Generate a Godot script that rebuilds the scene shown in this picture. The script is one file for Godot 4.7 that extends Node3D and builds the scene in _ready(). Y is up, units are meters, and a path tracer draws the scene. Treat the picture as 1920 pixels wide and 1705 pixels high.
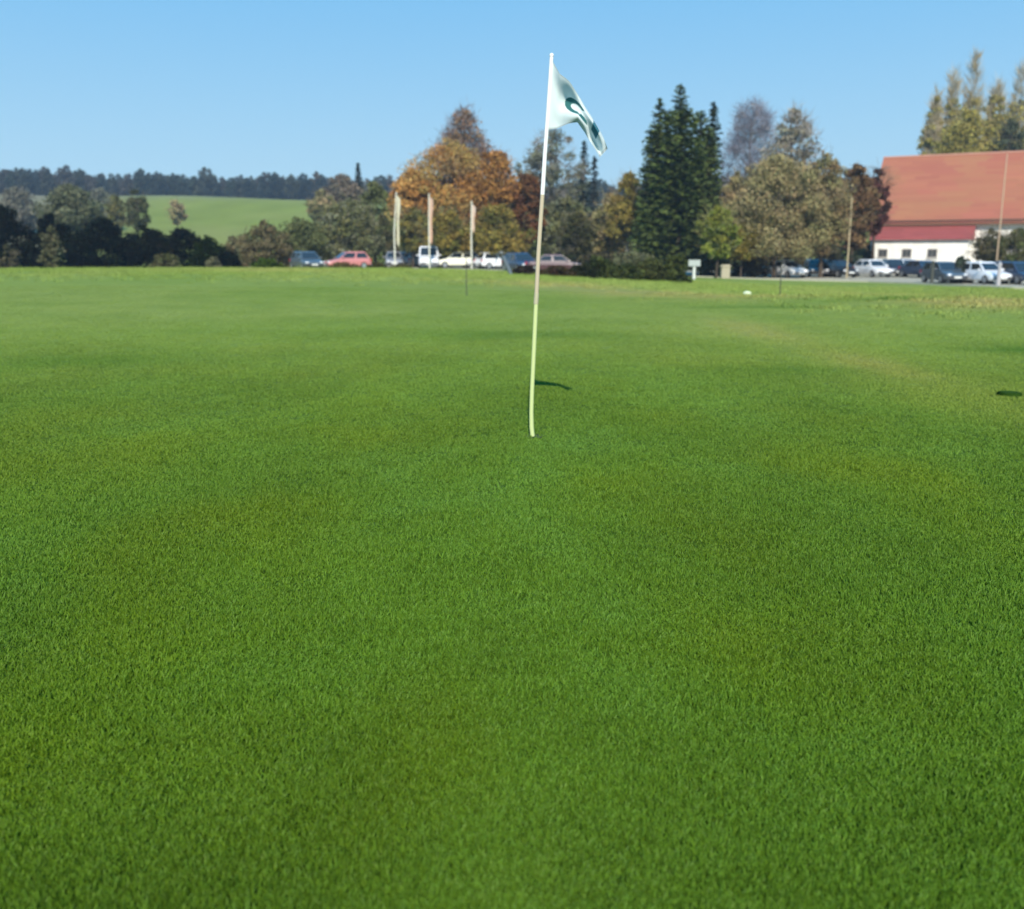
extends Node3D

# ---------------------------------------------------------------- measures
const FOCAL := 1836.0                  # focal length in units of the photograph's pixels
const CAM_Y := 1.05
var pitch := deg_to_rad(11.77)
var rng := RandomNumberGenerator.new()
var n_soft := FastNoiseLite.new()
var n_mid := FastNoiseLite.new()
var n_fine := FastNoiseLite.new()
var used := {}
var mats := {}


class Mb:                              # collects vertices of one mesh
	var v := PackedVector3Array()
	var n := PackedVector3Array()
	var c := PackedColorArray()
	var uv := PackedVector2Array()
	var i := PackedInt32Array()
	var col := Color.WHITE

	func vert(p: Vector3, nn: Vector3, t := Vector2.ZERO) -> void:
		v.append(p); n.append(nn); c.append(col); uv.append(t)

	func tri(a: Vector3, b: Vector3, d: Vector3, out: Vector3) -> void:
		var nn := (b - a).cross(d - a).normalized()
		var k := v.size()
		if nn.dot(out) < 0.0:
			nn = -nn
			vert(a, nn); vert(b, nn); vert(d, nn)
		else:
			vert(a, nn); vert(d, nn); vert(b, nn)
		i.append_array(PackedInt32Array([k, k + 1, k + 2]))

	func quad(a: Vector3, b: Vector3, d: Vector3, e: Vector3, out: Vector3) -> void:
		var nn := (b - a).cross(e - a)
		if nn.length() < 1e-12:
			nn = (d - b).cross(e - b)
		nn = nn.normalized()
		var k := v.size()
		var uu := (b - a).length()
		var vv := (e - a).length()
		if nn.dot(out) < 0.0:
			nn = -nn
			vert(a, nn, Vector2(0, 0)); vert(b, nn, Vector2(uu, 0)); vert(d, nn, Vector2(uu, vv)); vert(e, nn, Vector2(0, vv))
		else:
			vert(a, nn, Vector2(0, 0)); vert(e, nn, Vector2(0, vv)); vert(d, nn, Vector2(uu, vv)); vert(b, nn, Vector2(uu, 0))
		i.append_array(PackedInt32Array([k, k + 1, k + 2, k, k + 2, k + 3]))

	func box(lo: Vector3, hi: Vector3) -> void:
		hexa([Vector3(lo.x, lo.y, lo.z), Vector3(hi.x, lo.y, lo.z), Vector3(hi.x, lo.y, hi.z), Vector3(lo.x, lo.y, hi.z), Vector3(lo.x, hi.y, lo.z), Vector3(hi.x, hi.y, lo.z), Vector3(hi.x, hi.y, hi.z), Vector3(lo.x, hi.y, hi.z)])

	func hexa(p: Array) -> void:       # eight corners: the bottom ring, then the top ring
		var m := Vector3.ZERO
		for q in p:
			m += q
		m /= 8.0
		for f in [[0, 1, 2, 3], [4, 5, 6, 7], [0, 1, 5, 4], [1, 2, 6, 5], [2, 3, 7, 6], [3, 0, 4, 7]]:
			var mid: Vector3 = (p[f[0]] + p[f[1]] + p[f[2]] + p[f[3]]) / 4.0
			quad(p[f[0]], p[f[1]], p[f[2]], p[f[3]], mid - m)

	func tube(path: Array, radii: Array, sides := 8, caps := true) -> void:
		var first := v.size()
		for k in path.size():
			var dir: Vector3 = (path[mini(k + 1, path.size() - 1)] - path[maxi(k - 1, 0)]).normalized()
			var s := dir.cross(Vector3(0.12, 0.2, 1).normalized()).normalized()
			if absf(dir.z) > 0.9:
				s = dir.cross(Vector3.UP).normalized()
			var t := s.cross(dir).normalized()
			for a in sides + 1:
				var ang := TAU * a / sides
				var o := s * cos(ang) + t * sin(ang)
				vert(path[k] + o * radii[k], o, Vector2(float(a) / sides, float(k)))
		for k in path.size() - 1:
			for a in sides:
				var q := first + k * (sides + 1) + a
				var nx := q + sides + 1
				face3(q, nx, q + 1)
				face3(q + 1, nx, nx + 1)
		if caps:
			for e in [0, path.size() - 1]:
				var dir: Vector3 = (path[1] - path[0]).normalized() * -1.0 if e == 0 else (path[e] - path[e - 1]).normalized()
				for a in sides - 2:
					var b: int = first + e * (sides + 1)
					tri(v[b], v[b + a + 1], v[b + a + 2], dir)

	func face3(a: int, b: int, d: int) -> void:   # turned to agree with the stored normals
		var nn := (v[b] - v[a]).cross(v[d] - v[a])
		if nn.dot(n[a] + n[b] + n[d]) > 0.0:
			i.append_array(PackedInt32Array([a, d, b]))
		else:
			i.append_array(PackedInt32Array([a, b, d]))

	func disc(m: Vector3, axis: Vector3, r: float, sides := 16) -> void:
		var s := axis.cross(Vector3(0.3, 0.9, 0.1)).normalized()
		var t := s.cross(axis).normalized()
		for a in sides:
			var p := TAU * a / sides
			var q := TAU * (a + 1) / sides
			tri(m, m + (s * cos(p) + t * sin(p)) * r, m + (s * cos(q) + t * sin(q)) * r, axis)

	func leaf(p: Vector3, a: Vector3, b: Vector3) -> void:
		var nn := a.cross(b).normalized()
		var k := v.size()
		v.append(p - a); v.append(p + b); v.append(p + a); v.append(p - b)
		for q in 4:
			n.append(nn); c.append(col); uv.append(Vector2.ZERO)
		i.append(k); i.append(k + 1); i.append(k + 2)
		i.append(k); i.append(k + 2); i.append(k + 3)

	func sphere(m: Vector3, r: Vector3, rings := 8, sides := 12) -> void:
		var first := v.size()
		for k in rings + 1:
			var th := PI * k / rings
			for a in sides + 1:
				var ph := TAU * a / sides
				var o := Vector3(sin(th) * cos(ph), cos(th), sin(th) * sin(ph))
				vert(m + o * r, (o / r).normalized())
		for k in rings:
			for a in sides:
				var q := first + k * (sides + 1) + a
				var nx := q + sides + 1
				if k > 0:
					face3(q, q + 1, nx)
				if k < rings - 1:
					face3(q + 1, nx + 1, nx)

	func mesh() -> ArrayMesh:
		var arr := []
		arr.resize(Mesh.ARRAY_MAX)
		arr[Mesh.ARRAY_VERTEX] = v
		arr[Mesh.ARRAY_NORMAL] = n
		arr[Mesh.ARRAY_COLOR] = c
		arr[Mesh.ARRAY_TEX_UV] = uv
		arr[Mesh.ARRAY_INDEX] = i
		var m := ArrayMesh.new()
		m.add_surface_from_arrays(Mesh.PRIMITIVE_TRIANGLES, arr)
		return m


# ---------------------------------------------------------------- naming and placing
func numbered(called: String) -> String:
	var k: int = used.get(called, 0)
	used[called] = k + 1
	return called if k == 0 else "%s_%03d" % [called, k]


func tag(o: Node, label: String, category: String, group := "", kind := "") -> void:
	o.set_meta("label", label)
	o.set_meta("category", category)
	if group:
		o.set_meta("group", group)
	if kind:
		o.set_meta("kind", kind)


func thing(called: String, label: String, category: String, at: Vector3, turn := 0.0, group := "") -> Node3D:
	var o := Node3D.new()
	o.name = numbered(called)
	add_child(o, true)
	o.position = at
	o.rotation.y = turn
	tag(o, label, category, group)
	return o


func obj(called: String, b: Mb, m: Material, parent: Node = self) -> MeshInstance3D:
	var o := MeshInstance3D.new()
	o.name = numbered(called) if parent == self else called
	o.mesh = b.mesh()
	o.material_override = m
	parent.add_child(o, true)
	return o


func px_x(px: float, d: float) -> float:
	return (px - 960.0) / FOCAL * cos(pitch) * d


func px_y(py: float, d: float) -> float:
	return CAM_Y + d * tan(atan((852.5 - py) / FOCAL) - pitch)


func on_ground(px: float, d: float) -> Vector3:
	var x := px_x(px, d)
	return Vector3(x, height(x, -d), -d)


func lin(r: float, g: float, b: float) -> Color:      # a linear base colour, as albedo_color wants it
	return Color(r, g, b).linear_to_srgb()


func mat(key: String, c: Color, rough := 0.8, metal := 0.0, spec := 0.5) -> StandardMaterial3D:
	if not mats.has(key):
		var m := StandardMaterial3D.new()
		m.resource_name = key
		m.albedo_color = c
		m.roughness = rough
		m.metallic = metal
		m.metallic_specular = spec
		mats[key] = m
	return mats[key]


func noise(freq: float, s: int, octaves := 3) -> FastNoiseLite:
	var f := FastNoiseLite.new()
	f.noise_type = FastNoiseLite.TYPE_SIMPLEX_SMOOTH
	f.frequency = freq
	f.seed = s
	f.fractal_octaves = octaves
	return f


func noise_tex(freq: float, s: int, lo: Color, hi: Color, size := 512) -> NoiseTexture2D:
	var t := NoiseTexture2D.new()
	t.width = size
	t.height = size
	t.seamless = true
	t.noise = noise(freq, s, 4)
	var g := Gradient.new()
	g.set_color(0, lo)
	g.set_color(1, hi)
	t.color_ramp = g
	return t


# ---------------------------------------------------------------- the lie of the land
func height(x: float, z: float) -> float:
	var d := -z
	var r := sqrt(x * x + z * z)
	var fall := smoothstep(13.0, 50.0, d)
	var right := smoothstep(-8.0, 24.0, x)
	var y := -0.55 * smoothstep(52.0, 84.0, r) * (1.0 - right) - 1.22 * fall * right
	y += 0.16 * smoothstep(18.0, 36.0, d) * (1.0 - smoothstep(46.0, 56.0, d)) * (1.0 - smoothstep(-14.0, 4.0, x))
	# a shallow roll in the ground beyond the putting green
	y += 0.16 * exp(-pow((d - 24.0 + x * 0.35) / 4.0, 2.0)) * smoothstep(2.0, 9.0, x)
	y -= 0.14 * exp(-pow((d - 31.0 - x * 0.1) / 3.5, 2.0)) * smoothstep(4.0, 10.0, x)
	y += 0.035 * n_soft.get_noise_2d(x * 1.3, z * 1.3) * smoothstep(4.0, 16.0, r) * (1.0 - smoothstep(60.0, 90.0, r))
	if r > 120.0:
		y += 21.0 * smoothstep(120.0, 420.0, r) * (1.0 + 0.1 * n_soft.get_noise_2d(x * 0.03, z * 0.03))
		y += 26.0 * smoothstep(420.0, 1400.0, r)
	return y


func green_edge(x: float, d: float) -> float:   # metres past the mown edge of the putting green
	return maxf(x - (3.6 - 0.19 * maxf(0.0, d - 11.0)), (d - 27.0) * 0.8)


func grass_color(x: float, z: float) -> Color:
	var d := sqrt(x * x + z * z)
	var a := n_soft.get_noise_2d(x * 0.9, z * 0.55)
	var b := n_mid.get_noise_2d(x, z * 0.7)
	var f := n_fine.get_noise_2d(x, z)
	var w := n_soft.get_noise_2d(x * 4.2 + 70.0, z * 2.6)
	var c := Color(0.088, 0.172, 0.017)
	c = c.lerp(Color(0.108, 0.174, 0.009), clampf(0.7 * a + 0.7 * b + 0.9 * w, 0.0, 0.9))       # yellower turf
	c = c.lerp(Color(0.090, 0.184, 0.028), clampf(-1.1 * a + 0.5 * f - 0.9 * w, 0.0, 0.95))       # bluer turf
	c = c * (1.0 + 0.10 * b + 0.08 * f - 0.10 * w + 0.045 * sin((x * 0.94 + z * 0.34) * 3.3 + 0.8 * a))
	# mown edge of the green: a lighter collar that runs out to the lower ground, then rougher grass
	var edge := green_edge(x, -z) + 0.7 * a + 0.25 * b
	var collar := exp(-pow(edge / (0.35 + 0.045 * d), 2.0))
	c = c.lerp(Color(0.185, 0.235, 0.04), 0.6 * collar)
	var out := smoothstep(0.4, 7.0, edge)
	var rough_c := Color(0.190, 0.300, 0.050).lerp(Color(0.240, 0.32, 0.065), clampf(0.5 + 1.1 * b, 0.0, 1.0))
	c = c.lerp(rough_c, 0.85 * out)
	var sheen_c := Color(0.200, 0.275, 0.055).lerp(Color(0.238, 0.30, 0.074), clampf(0.5 + a, 0.0, 1.0))
	c = c.lerp(sheen_c, smoothstep(1.5, 17.0, d) * clampf(0.92 + 0.3 * b, 0.0, 1.0))  # paler away from the camera: grazing sheen of the turf painted into its colour
	# straw-coloured patches of dry rough
	for p in [[5.6, 24.5, 2.6, 3.2, 0.7], [9.1, 19.2, 1.5, 2.0, 1.15], [1.5, 36.0, 3.0, 5.5, 0.75], [3.9, 28.5, 2.2, 3.6, 0.95], [3.3, 13.5, 0.5, 2.6, 0.45], [3.4, 9.2, 0.35, 1.3, 0.4], [8.3, 21.0, 2.2, 0.7, -0.0], [-11.5, 46.0, 4.0, 3.0, 0.5], [20.0, 47.0, 6.0, 4.0, 0.4]]:
		var e: float = pow((x - p[0]) / p[2], 2.0) + pow((-z - p[1]) / p[3], 2.0)
		c = c.lerp(Color(0.36, 0.30, 0.11), p[4] * exp(-e * 1.2) * clampf(0.85 + 0.9 * b, 0.3, 1.0))
	for p in [[8.0, 20.6, 1.3, 0.45, 0.8], [9.2, 21.6, 0.9, 0.6, 0.7], [5.8, 10.7, 0.9, 0.45, 0.75], [4.7, 18.6, 1.6, 0.4, 0.6], [0.1, 12.5, 1.6, 0.8, 0.45], [-4.0, 9.5, 1.8, 0.9, 0.35], [2.6, 8.8, 1.0, 0.35, 0.35]]:   # lusher hollows
		var e: float = pow((x - p[0]) / p[2], 2.0) + pow((-z - p[1]) / p[3], 2.0)
		c = c.lerp(Color(0.05, 0.14, 0.016), p[4] * exp(-e * 1.3))
	if d > 95.0:                        # pasture and ploughed land on the hill
		var hill := Color(0.205, 0.25, 0.045).lerp(Color(0.26, 0.28, 0.075), clampf(0.5 + 1.2 * n_soft.get_noise_2d(x * 0.06, z * 0.05), 0.0, 1.0))
		hill = hill.lerp(Color(0.20, 0.215, 0.11), smoothstep(0.7, 1.0, smoothstep(180.0, 400.0, d) + 0.15 * b) * 0.75)
		hill = hill.lerp(Color(0.22, 0.19, 0.13), smoothstep(0.0, -16.0, x + d * 0.345) * smoothstep(120.0, 170.0, d) * 0.8)
		hill = hill * (1.0 + 0.05 * sin(x * 0.42 + 0.1 * z + 1.5 * b) + 0.12 * n_soft.get_noise_2d(x * 0.25, z * 0.12))
		c = c.lerp(hill, smoothstep(95.0, 130.0, d))
	return c


func build_ground() -> void:
	var angs := []
	var a := -180.0
	while a < 180.01:
		angs.append(deg_to_rad(a))
		a += 0.45 if absf(a) < 36.0 else 2.0 if absf(a) < 60.0 else 6.0
	var radii := [0.0]
	var r := 0.5
	while r < 1500.0:
		radii.append(r)
		r += maxf(0.12, r * (0.022 if r < 130.0 else 0.05))
	var b := Mb.new()
	for ri in radii.size():
		for an in angs:
			var x: float = radii[ri] * sin(an)
			var z: float = -radii[ri] * cos(an)
			var e: float = 0.15 + radii[ri] * 0.01
			var nn := Vector3(height(x - e, z) - height(x + e, z), 2.0 * e, height(x, z - e) - height(x, z + e)).normalized()
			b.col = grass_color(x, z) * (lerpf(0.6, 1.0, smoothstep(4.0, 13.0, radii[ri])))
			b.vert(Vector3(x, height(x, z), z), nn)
	var w := angs.size()
	for ri in radii.size() - 1:
		for k in w - 1:
			var q := ri * w + k
			b.i.append_array(PackedInt32Array([q, q + w, q + w + 1, q, q + w + 1, q + 1]))
	var m := StandardMaterial3D.new()
	m.resource_name = "turf"
	m.vertex_color_use_as_albedo = true
	m.albedo_texture = noise_tex(0.035, 5, Color(0.80, 0.80, 0.80), Color(1, 1, 1), 1024)
	m.uv1_triplanar = true
	m.uv1_world_triplanar = true
	m.uv1_scale = Vector3(0.55, 0.55, 0.55)
	m.heightmap_enabled = true
	m.heightmap_texture = noise_tex(0.05, 9, Color.BLACK, Color.WHITE, 1024)
	m.heightmap_scale = 0.22
	m.roughness = 0.85
	m.metallic_specular = 0.12
	var o := obj("ground", b, m)
	tag(o, "green turf of the putting green and rough running out to the hill", "ground", "", "structure")


func build_grass() -> void:
	# clumps of mown blades on the near turf
	var meshes := []
	for k in 4:
		var b := Mb.new()
		for j in 13:
			var p := Vector3(rng.randf_range(-1, 1), 0, rng.randf_range(-1, 1)) * 0.02
			var h := rng.randf_range(0.009, 0.019)
			var side := Vector3.RIGHT.rotated(Vector3.UP, rng.randf() * TAU) * rng.randf_range(0.0011, 0.0019)
			var lean := Vector3(rng.randf_range(-1, 1), 0, rng.randf_range(-1, 1)) * h * 0.55
			var tint := rng.randf_range(0.76, 0.96)
			b.col = Color(tint * rng.randf_range(0.92, 1.04), tint, tint * rng.randf_range(0.7, 1.0))
			var mid := p + lean * 0.35 + Vector3.UP * h * 0.6
			var tip := p + lean + Vector3.UP * h
			var out := side.cross(Vector3.UP)
			b.quad(p - side, p + side, mid + side * 0.8, mid - side * 0.8, out)
			b.tri(mid - side * 0.8, mid + side * 0.8, tip, out)
		meshes.append(b.mesh())
	var m := StandardMaterial3D.new()
	m.resource_name = "grass_blade"
	m.vertex_color_use_as_albedo = true
	m.roughness = 0.55
	m.metallic_specular = 0.3
	m.backlight_enabled = true
	m.backlight = Color(0.8, 0.8, 0.8)
	for k in 4:
		var count := 52000
		var buf := PackedFloat32Array()
		buf.resize(count * 16)
		var at := 0
		for j in count:
			var u := rng.randf()
			var d := pow(lerpf(pow(1.1, 0.35), pow(28.0, 0.35), u), 1.0 / 0.35)
			var x := rng.randf_range(-1.0, 1.0) * (0.6 * d + 0.55)
			var z := -d
			var s := 1.0 + 0.09 * d
			var hs := (1.0 + 0.01 * d) * (0.75 + 0.45 * clampf(0.5 + n_mid.get_noise_2d(x * 3.0, z * 3.0), 0.0, 1.0)) * lerpf(1.0, 0.3, smoothstep(3.5, 17.0, d))
			var ang := rng.randf() * TAU
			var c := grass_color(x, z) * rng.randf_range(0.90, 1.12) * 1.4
			var ca := cos(ang) * s
			var sa := sin(ang) * s
			for q in [ca, 0.0, sa, x, 0.0, hs, 0.0, height(x, z) - 0.001, -sa, 0.0, ca, z, c.r, c.g, c.b, 1.0]:
				buf[at] = q
				at += 1
		var mm := MultiMesh.new()
		mm.transform_format = MultiMesh.TRANSFORM_3D
		mm.use_colors = true
		mm.mesh = meshes[k]
		mm.instance_count = count
		mm.buffer = buf
		var o := MultiMeshInstance3D.new()
		o.name = numbered("grass")
		o.multimesh = mm
		o.material_override = m
		add_child(o, true)
		tag(o, "short mown grass blades of the putting green", "grass", "mown grass of the green", "stuff")


func build_rough() -> void:
	# longer tufts on the rough ground past the green
	var b := Mb.new()
	for j in 22:
		var p := Vector3(rng.randf_range(-1, 1), 0, rng.randf_range(-1, 1)) * 0.16
		var h := rng.randf_range(0.05, 0.13)
		var side := Vector3.RIGHT.rotated(Vector3.UP, rng.randf() * TAU) * rng.randf_range(0.006, 0.011)
		var lean := Vector3(rng.randf_range(-1, 1), 0, rng.randf_range(-1, 1)) * h * 0.6
		b.col = Color.WHITE * rng.randf_range(0.65, 1.0)
		b.tri(p - side, p + side, p + lean + Vector3.UP * h, side.cross(Vector3.UP))
	var spots := []
	while spots.size() < 15000:
		var d := rng.randf_range(15.0, 62.0)
		var x := rng.randf_range(-0.62, 0.62) * d
		var dd := sqrt(x * x + d * d)
		var edge := green_edge(x, d)
		var k := smoothstep(1.2, 8.0, edge) * (0.35 + 0.65 * smoothstep(30.0, 46.0, d))
		if rng.randf() < k * clampf(0.55 + 1.5 * n_mid.get_noise_2d(x, -d), 0.02, 1.0) and not on_tarmac(x, d):
			spots.append(Vector2(x, -d))
	var buf := PackedFloat32Array()
	for s in spots:
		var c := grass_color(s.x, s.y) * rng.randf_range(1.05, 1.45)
		c = c.lerp(Color(0.24, 0.25, 0.08), rng.randf() * 0.2)
		var ang := rng.randf() * TAU
		var w := rng.randf_range(0.8, 1.7)
		var hs := rng.randf_range(0.5, 1.15) * lerpf(0.7, 1.5, smoothstep(38.0, 50.0, -s.y))
		buf.append_array(PackedFloat32Array([cos(ang) * w, 0.0, sin(ang) * w, s.x, 0.0, hs, 0.0, height(s.x, s.y) - 0.004, -sin(ang) * w, 0.0, cos(ang) * w, s.y, c.r, c.g, c.b, 1.0]))
	var mm := MultiMesh.new()
	mm.transform_format = MultiMesh.TRANSFORM_3D
	mm.use_colors = true
	mm.mesh = b.mesh()
	mm.instance_count = spots.size()
	mm.buffer = buf
	var m := StandardMaterial3D.new()
	m.resource_name = "rough_grass"
	m.vertex_color_use_as_albedo = true
	m.roughness = 0.7
	m.metallic_specular = 0.2
	m.backlight_enabled = true
	m.backlight = Color(0.4, 0.4, 0.4)
	var o := MultiMeshInstance3D.new()
	o.name = numbered("rough_grass")
	o.multimesh = mm
	o.material_override = m
	add_child(o, true)
	tag(o, "longer tufts of grass in the rough beyond the putting green", "grass", "", "stuff")


# ---------------------------------------------------------------- car park
func tarmac_edge(x: float) -> float:   # how near the tarmac comes at x
	if x < 15.0:
		return lerpf(88.0, 82.0, clampf((x + 24.0) / 39.0, 0.0, 1.0))
	if x < 25.5:
		return lerpf(82.0, 73.5, (x - 15.0) / 10.5)
	if x < 30.0:
		return lerpf(73.5, 60.0, pow((x - 25.5) / 4.5, 1.4))
	return lerpf(60.0, 44.0, clampf((x - 30.0) / 26.0, 0.0, 1.0))


func on_tarmac(x: float, d: float) -> bool:
	return x > -26.0 and d > tarmac_edge(x) - 0.4 and d < 112.0


func build_car_park() -> void:
	var b := Mb.new()
	var kerb := Mb.new()
	var xs := []
	var x := -26.0
	while x < 75.0:
		xs.append(x)
		x += 1.0
	var rows := 30
	for q in xs:
		for k in rows + 1:
			var d: float = lerpf(tarmac_edge(q), 112.0, float(k) / rows)
			b.vert(Vector3(q, height(q, -d) + 0.03, -d), Vector3.UP, Vector2(q, d))
	for p in xs.size() - 1:
		for k in rows:
			var q := p * (rows + 1) + k
			b.face3(q, q + 1, q + rows + 1)
			b.face3(q + 1, q + rows + 2, q + rows + 1)
		var d0: float = tarmac_edge(xs[p])
		var d1: float = tarmac_edge(xs[p + 1])
		if xs[p] > 14.0:
			var a0 := Vector3(xs[p], height(xs[p], -d0), -d0 + 0.02)
			var a1 := Vector3(xs[p + 1], height(xs[p + 1], -d1), -d1 + 0.02)
			var w := Vector3(0.05, 0, 0.22)
			var up := Vector3.UP * 0.11
			var dn := Vector3.DOWN * 0.2
			kerb.hexa([a0 + dn, a1 + dn, a1 + w + dn, a0 + w + dn, a0 + up, a1 + up, a1 + w + up, a0 + w + up])
	var m := mat("tarmac", lin(0.46, 0.43, 0.34), 0.95, 0.0, 0.1)
	m.albedo_texture = noise_tex(0.03, 31, Color(0.78, 0.78, 0.78), Color(1, 1, 1))
	m.uv1_triplanar = true
	m.uv1_world_triplanar = true
	m.uv1_scale = Vector3.ONE * 0.2
	tag(obj("car_park", b, m), "pale worn car park surface beyond the green, in front of the barn", "car park", "", "structure")
	var ks := mat("kerb_stone", lin(0.42, 0.40, 0.30), 0.85)
	tag(obj("kerb", kerb, ks), "pale stone kerb between the rough grass and the car park", "kerb", "", "structure")


# ---------------------------------------------------------------- trees and shrubs
func profile(kind: String, t: float) -> float:
	match kind:
		"cone": return pow(1.0 - t, 0.85) * minf(1.0, 0.55 + t * 5.0)
		"bulk": return pow(1.0 - t, 0.36) * minf(1.0, 0.75 + t * 2.0)
		"spire": return pow(1.0 - t, 0.6) * minf(1.0, 0.6 + t * 3.0)
		"column": return pow(sin(PI * clampf(t * 0.9 + 0.06, 0.0, 1.0)), 0.55)
		"pyramid": return minf(1.0, 0.5 + t * 2.2) * pow(1.0 - t, 0.62)
		"dome": return sqrt(maxf(0.0, 1.0 - pow(t, 2.2))) * minf(1.0, 0.8 + t)
		"teardrop": return pow(sin(PI * pow(t, 0.62)), 0.75)
	return pow(sin(PI * clampf(pow(t, 0.85), 0.0, 1.0)), 0.55)


func leaf_mat(back := 0.5) -> StandardMaterial3D:
	var key := "leaf_%d" % int(back * 100)
	var m := mat(key, Color.WHITE, 0.7, 0.0, 0.25 if back > 0.15 else 0.1)
	m.vertex_color_use_as_albedo = true
	m.backlight_enabled = true
	m.backlight = Color(back, back, back)
	return m


func bark_mat(c: Color) -> StandardMaterial3D:
	var m := mat("bark_%s" % c.to_html(false), c, 0.9, 0.0, 0.2)
	if m.albedo_texture == null:
		m.albedo_texture = bark_tex
		m.uv1_triplanar = true
		m.uv1_scale = Vector3(1.5, 0.5, 1.5)
	return m

var bark_tex: NoiseTexture2D
var brown_bark := lin(0.13, 0.10, 0.075)
var grey_bark := lin(0.24, 0.22, 0.19)
var pale_bark := lin(0.5, 0.47, 0.4)


func unit() -> Vector3:
	var y := rng.randf_range(-1, 1)
	var a := rng.randf() * TAU
	var r := sqrt(1.0 - y * y)
	return Vector3(r * cos(a), y, r * sin(a))


# leaves in clumps through the crown's volume; returns the clumps
func fill_crown(b: Mb, kind: String, low: float, top: float, wide: float, palette: Array, leaves: int, clumps: int, size: float, spread := 0.3, from := Vector3.ZERO) -> Array:
	var made := []
	clumps = int(clumps * 1.8)
	leaves = int(leaves * 1.6)
	size *= 0.82
	for k in clumps:
		var t := 0.0
		while true:
			t = rng.randf()
			if rng.randf() < profile(kind, t) + 0.08:
				break
		var rad: float = profile(kind, t) * wide
		var ang := rng.randf() * TAU
		var lump := 1.0 + 0.42 * n_soft.get_noise_3d(cos(ang) * 9.0 + from.x, t * 16.0, sin(ang) * 9.0 + from.z)
		var cr := clampf(wide * spread, 0.25, 2.4) * rng.randf_range(0.6, 1.3) * (0.55 + 0.45 * minf(1.0, rad / wide * 1.6))
		var rr: float = maxf(0.0, rad * lump - cr * 0.55) * sqrt(rng.randf_range(0.12, 1.0))
		made.append([Vector3(cos(ang) * rr, lerpf(low, top - cr * 0.35, t), sin(ang) * rr), cr, rng.randf()])
	var each := maxi(1, leaves / clumps)
	for m in made:
		var pc: float = clampf(m[2] + 0.3 * n_soft.get_noise_3d(m[0].x * 4.0 + from.x, m[0].y * 4.0, from.z), 0.0, 0.999) * (palette.size() - 1)
		var base: Color = palette[int(pc)].lerp(palette[mini(int(pc) + 1, palette.size() - 1)], pc - int(pc))
		var tone := rng.randf_range(0.8, 1.2)
		for j in each:
			var p: Vector3 = m[0] + unit() * Vector3(1, 0.72, 1) * m[1] * pow(rng.randf(), 0.45)
			if p.y < low - 0.1:
				p.y = low + rng.randf() * 0.3
			var jit := tone * rng.randf_range(0.72, 1.28)
			b.col = Color(base.r * jit * rng.randf_range(0.92, 1.1), base.g * jit, base.b * jit)
			var a := unit()
			var s := size * rng.randf_range(0.55, 1.25)
			b.leaf(p, a * s, a.cross(unit()).normalized() * s * 0.62)
	return made


func limbs(b: Mb, made: Array, low: float, top: float, r0: float, count: int, lean := Vector3.ZERO) -> void:
	var up := lerpf(low, top, 0.72)
	var path := []
	var rad := []
	for k in 7:
		var t := k / 6.0
		path.append(Vector3(lean.x * t + 0.06 * sin(t * 7.0 + up), up * t - 0.12 * (1.0 - t), lean.z * t + 0.06 * cos(t * 5.0)))
		rad.append(r0 * lerpf(1.0, 0.25, t) * (1.35 if k == 0 else 1.0))
	b.tube(path, rad, 8)
	for k in mini(count, made.size()):
		var c: Vector3 = made[k * made.size() / count][0]
		var h := clampf(c.y - Vector2(c.x, c.z).length() * 0.8, minf(low * 0.85, up * 0.5), up * 0.95)
		var t := h / up
		var s := Vector3(lean.x * t, h, lean.z * t)
		var mid := s.lerp(c, 0.5) + Vector3(0, -0.06 * s.distance_to(c), 0) + unit() * 0.12
		var r := r0 * lerpf(0.5, 0.2, t)
		b.tube([s, mid, c], [r, r * 0.6, r * 0.2], 5, false)


func twig_spray(b: Mb, made: Array, per: int, length: float, thick: float, palette: Array, upward := 0.5) -> void:
	for m in made:
		for j in per:
			var p: Vector3 = m[0] + unit() * m[1] * rng.randf()
			var out := Vector3(m[0].x, 0, m[0].z).normalized() * 0.5
			var dir: Vector3 = (unit() * 0.75 + out + Vector3.UP * upward).normalized()
			b.col = palette[rng.randi() % palette.size()] * rng.randf_range(0.8, 1.2)
			var l := length * rng.randf_range(0.5, 1.2)
			b.leaf(p + dir * l * 0.5, dir * l * 0.5, dir.cross(unit()).normalized() * thick * rng.randf_range(0.6, 1.2))


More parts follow.
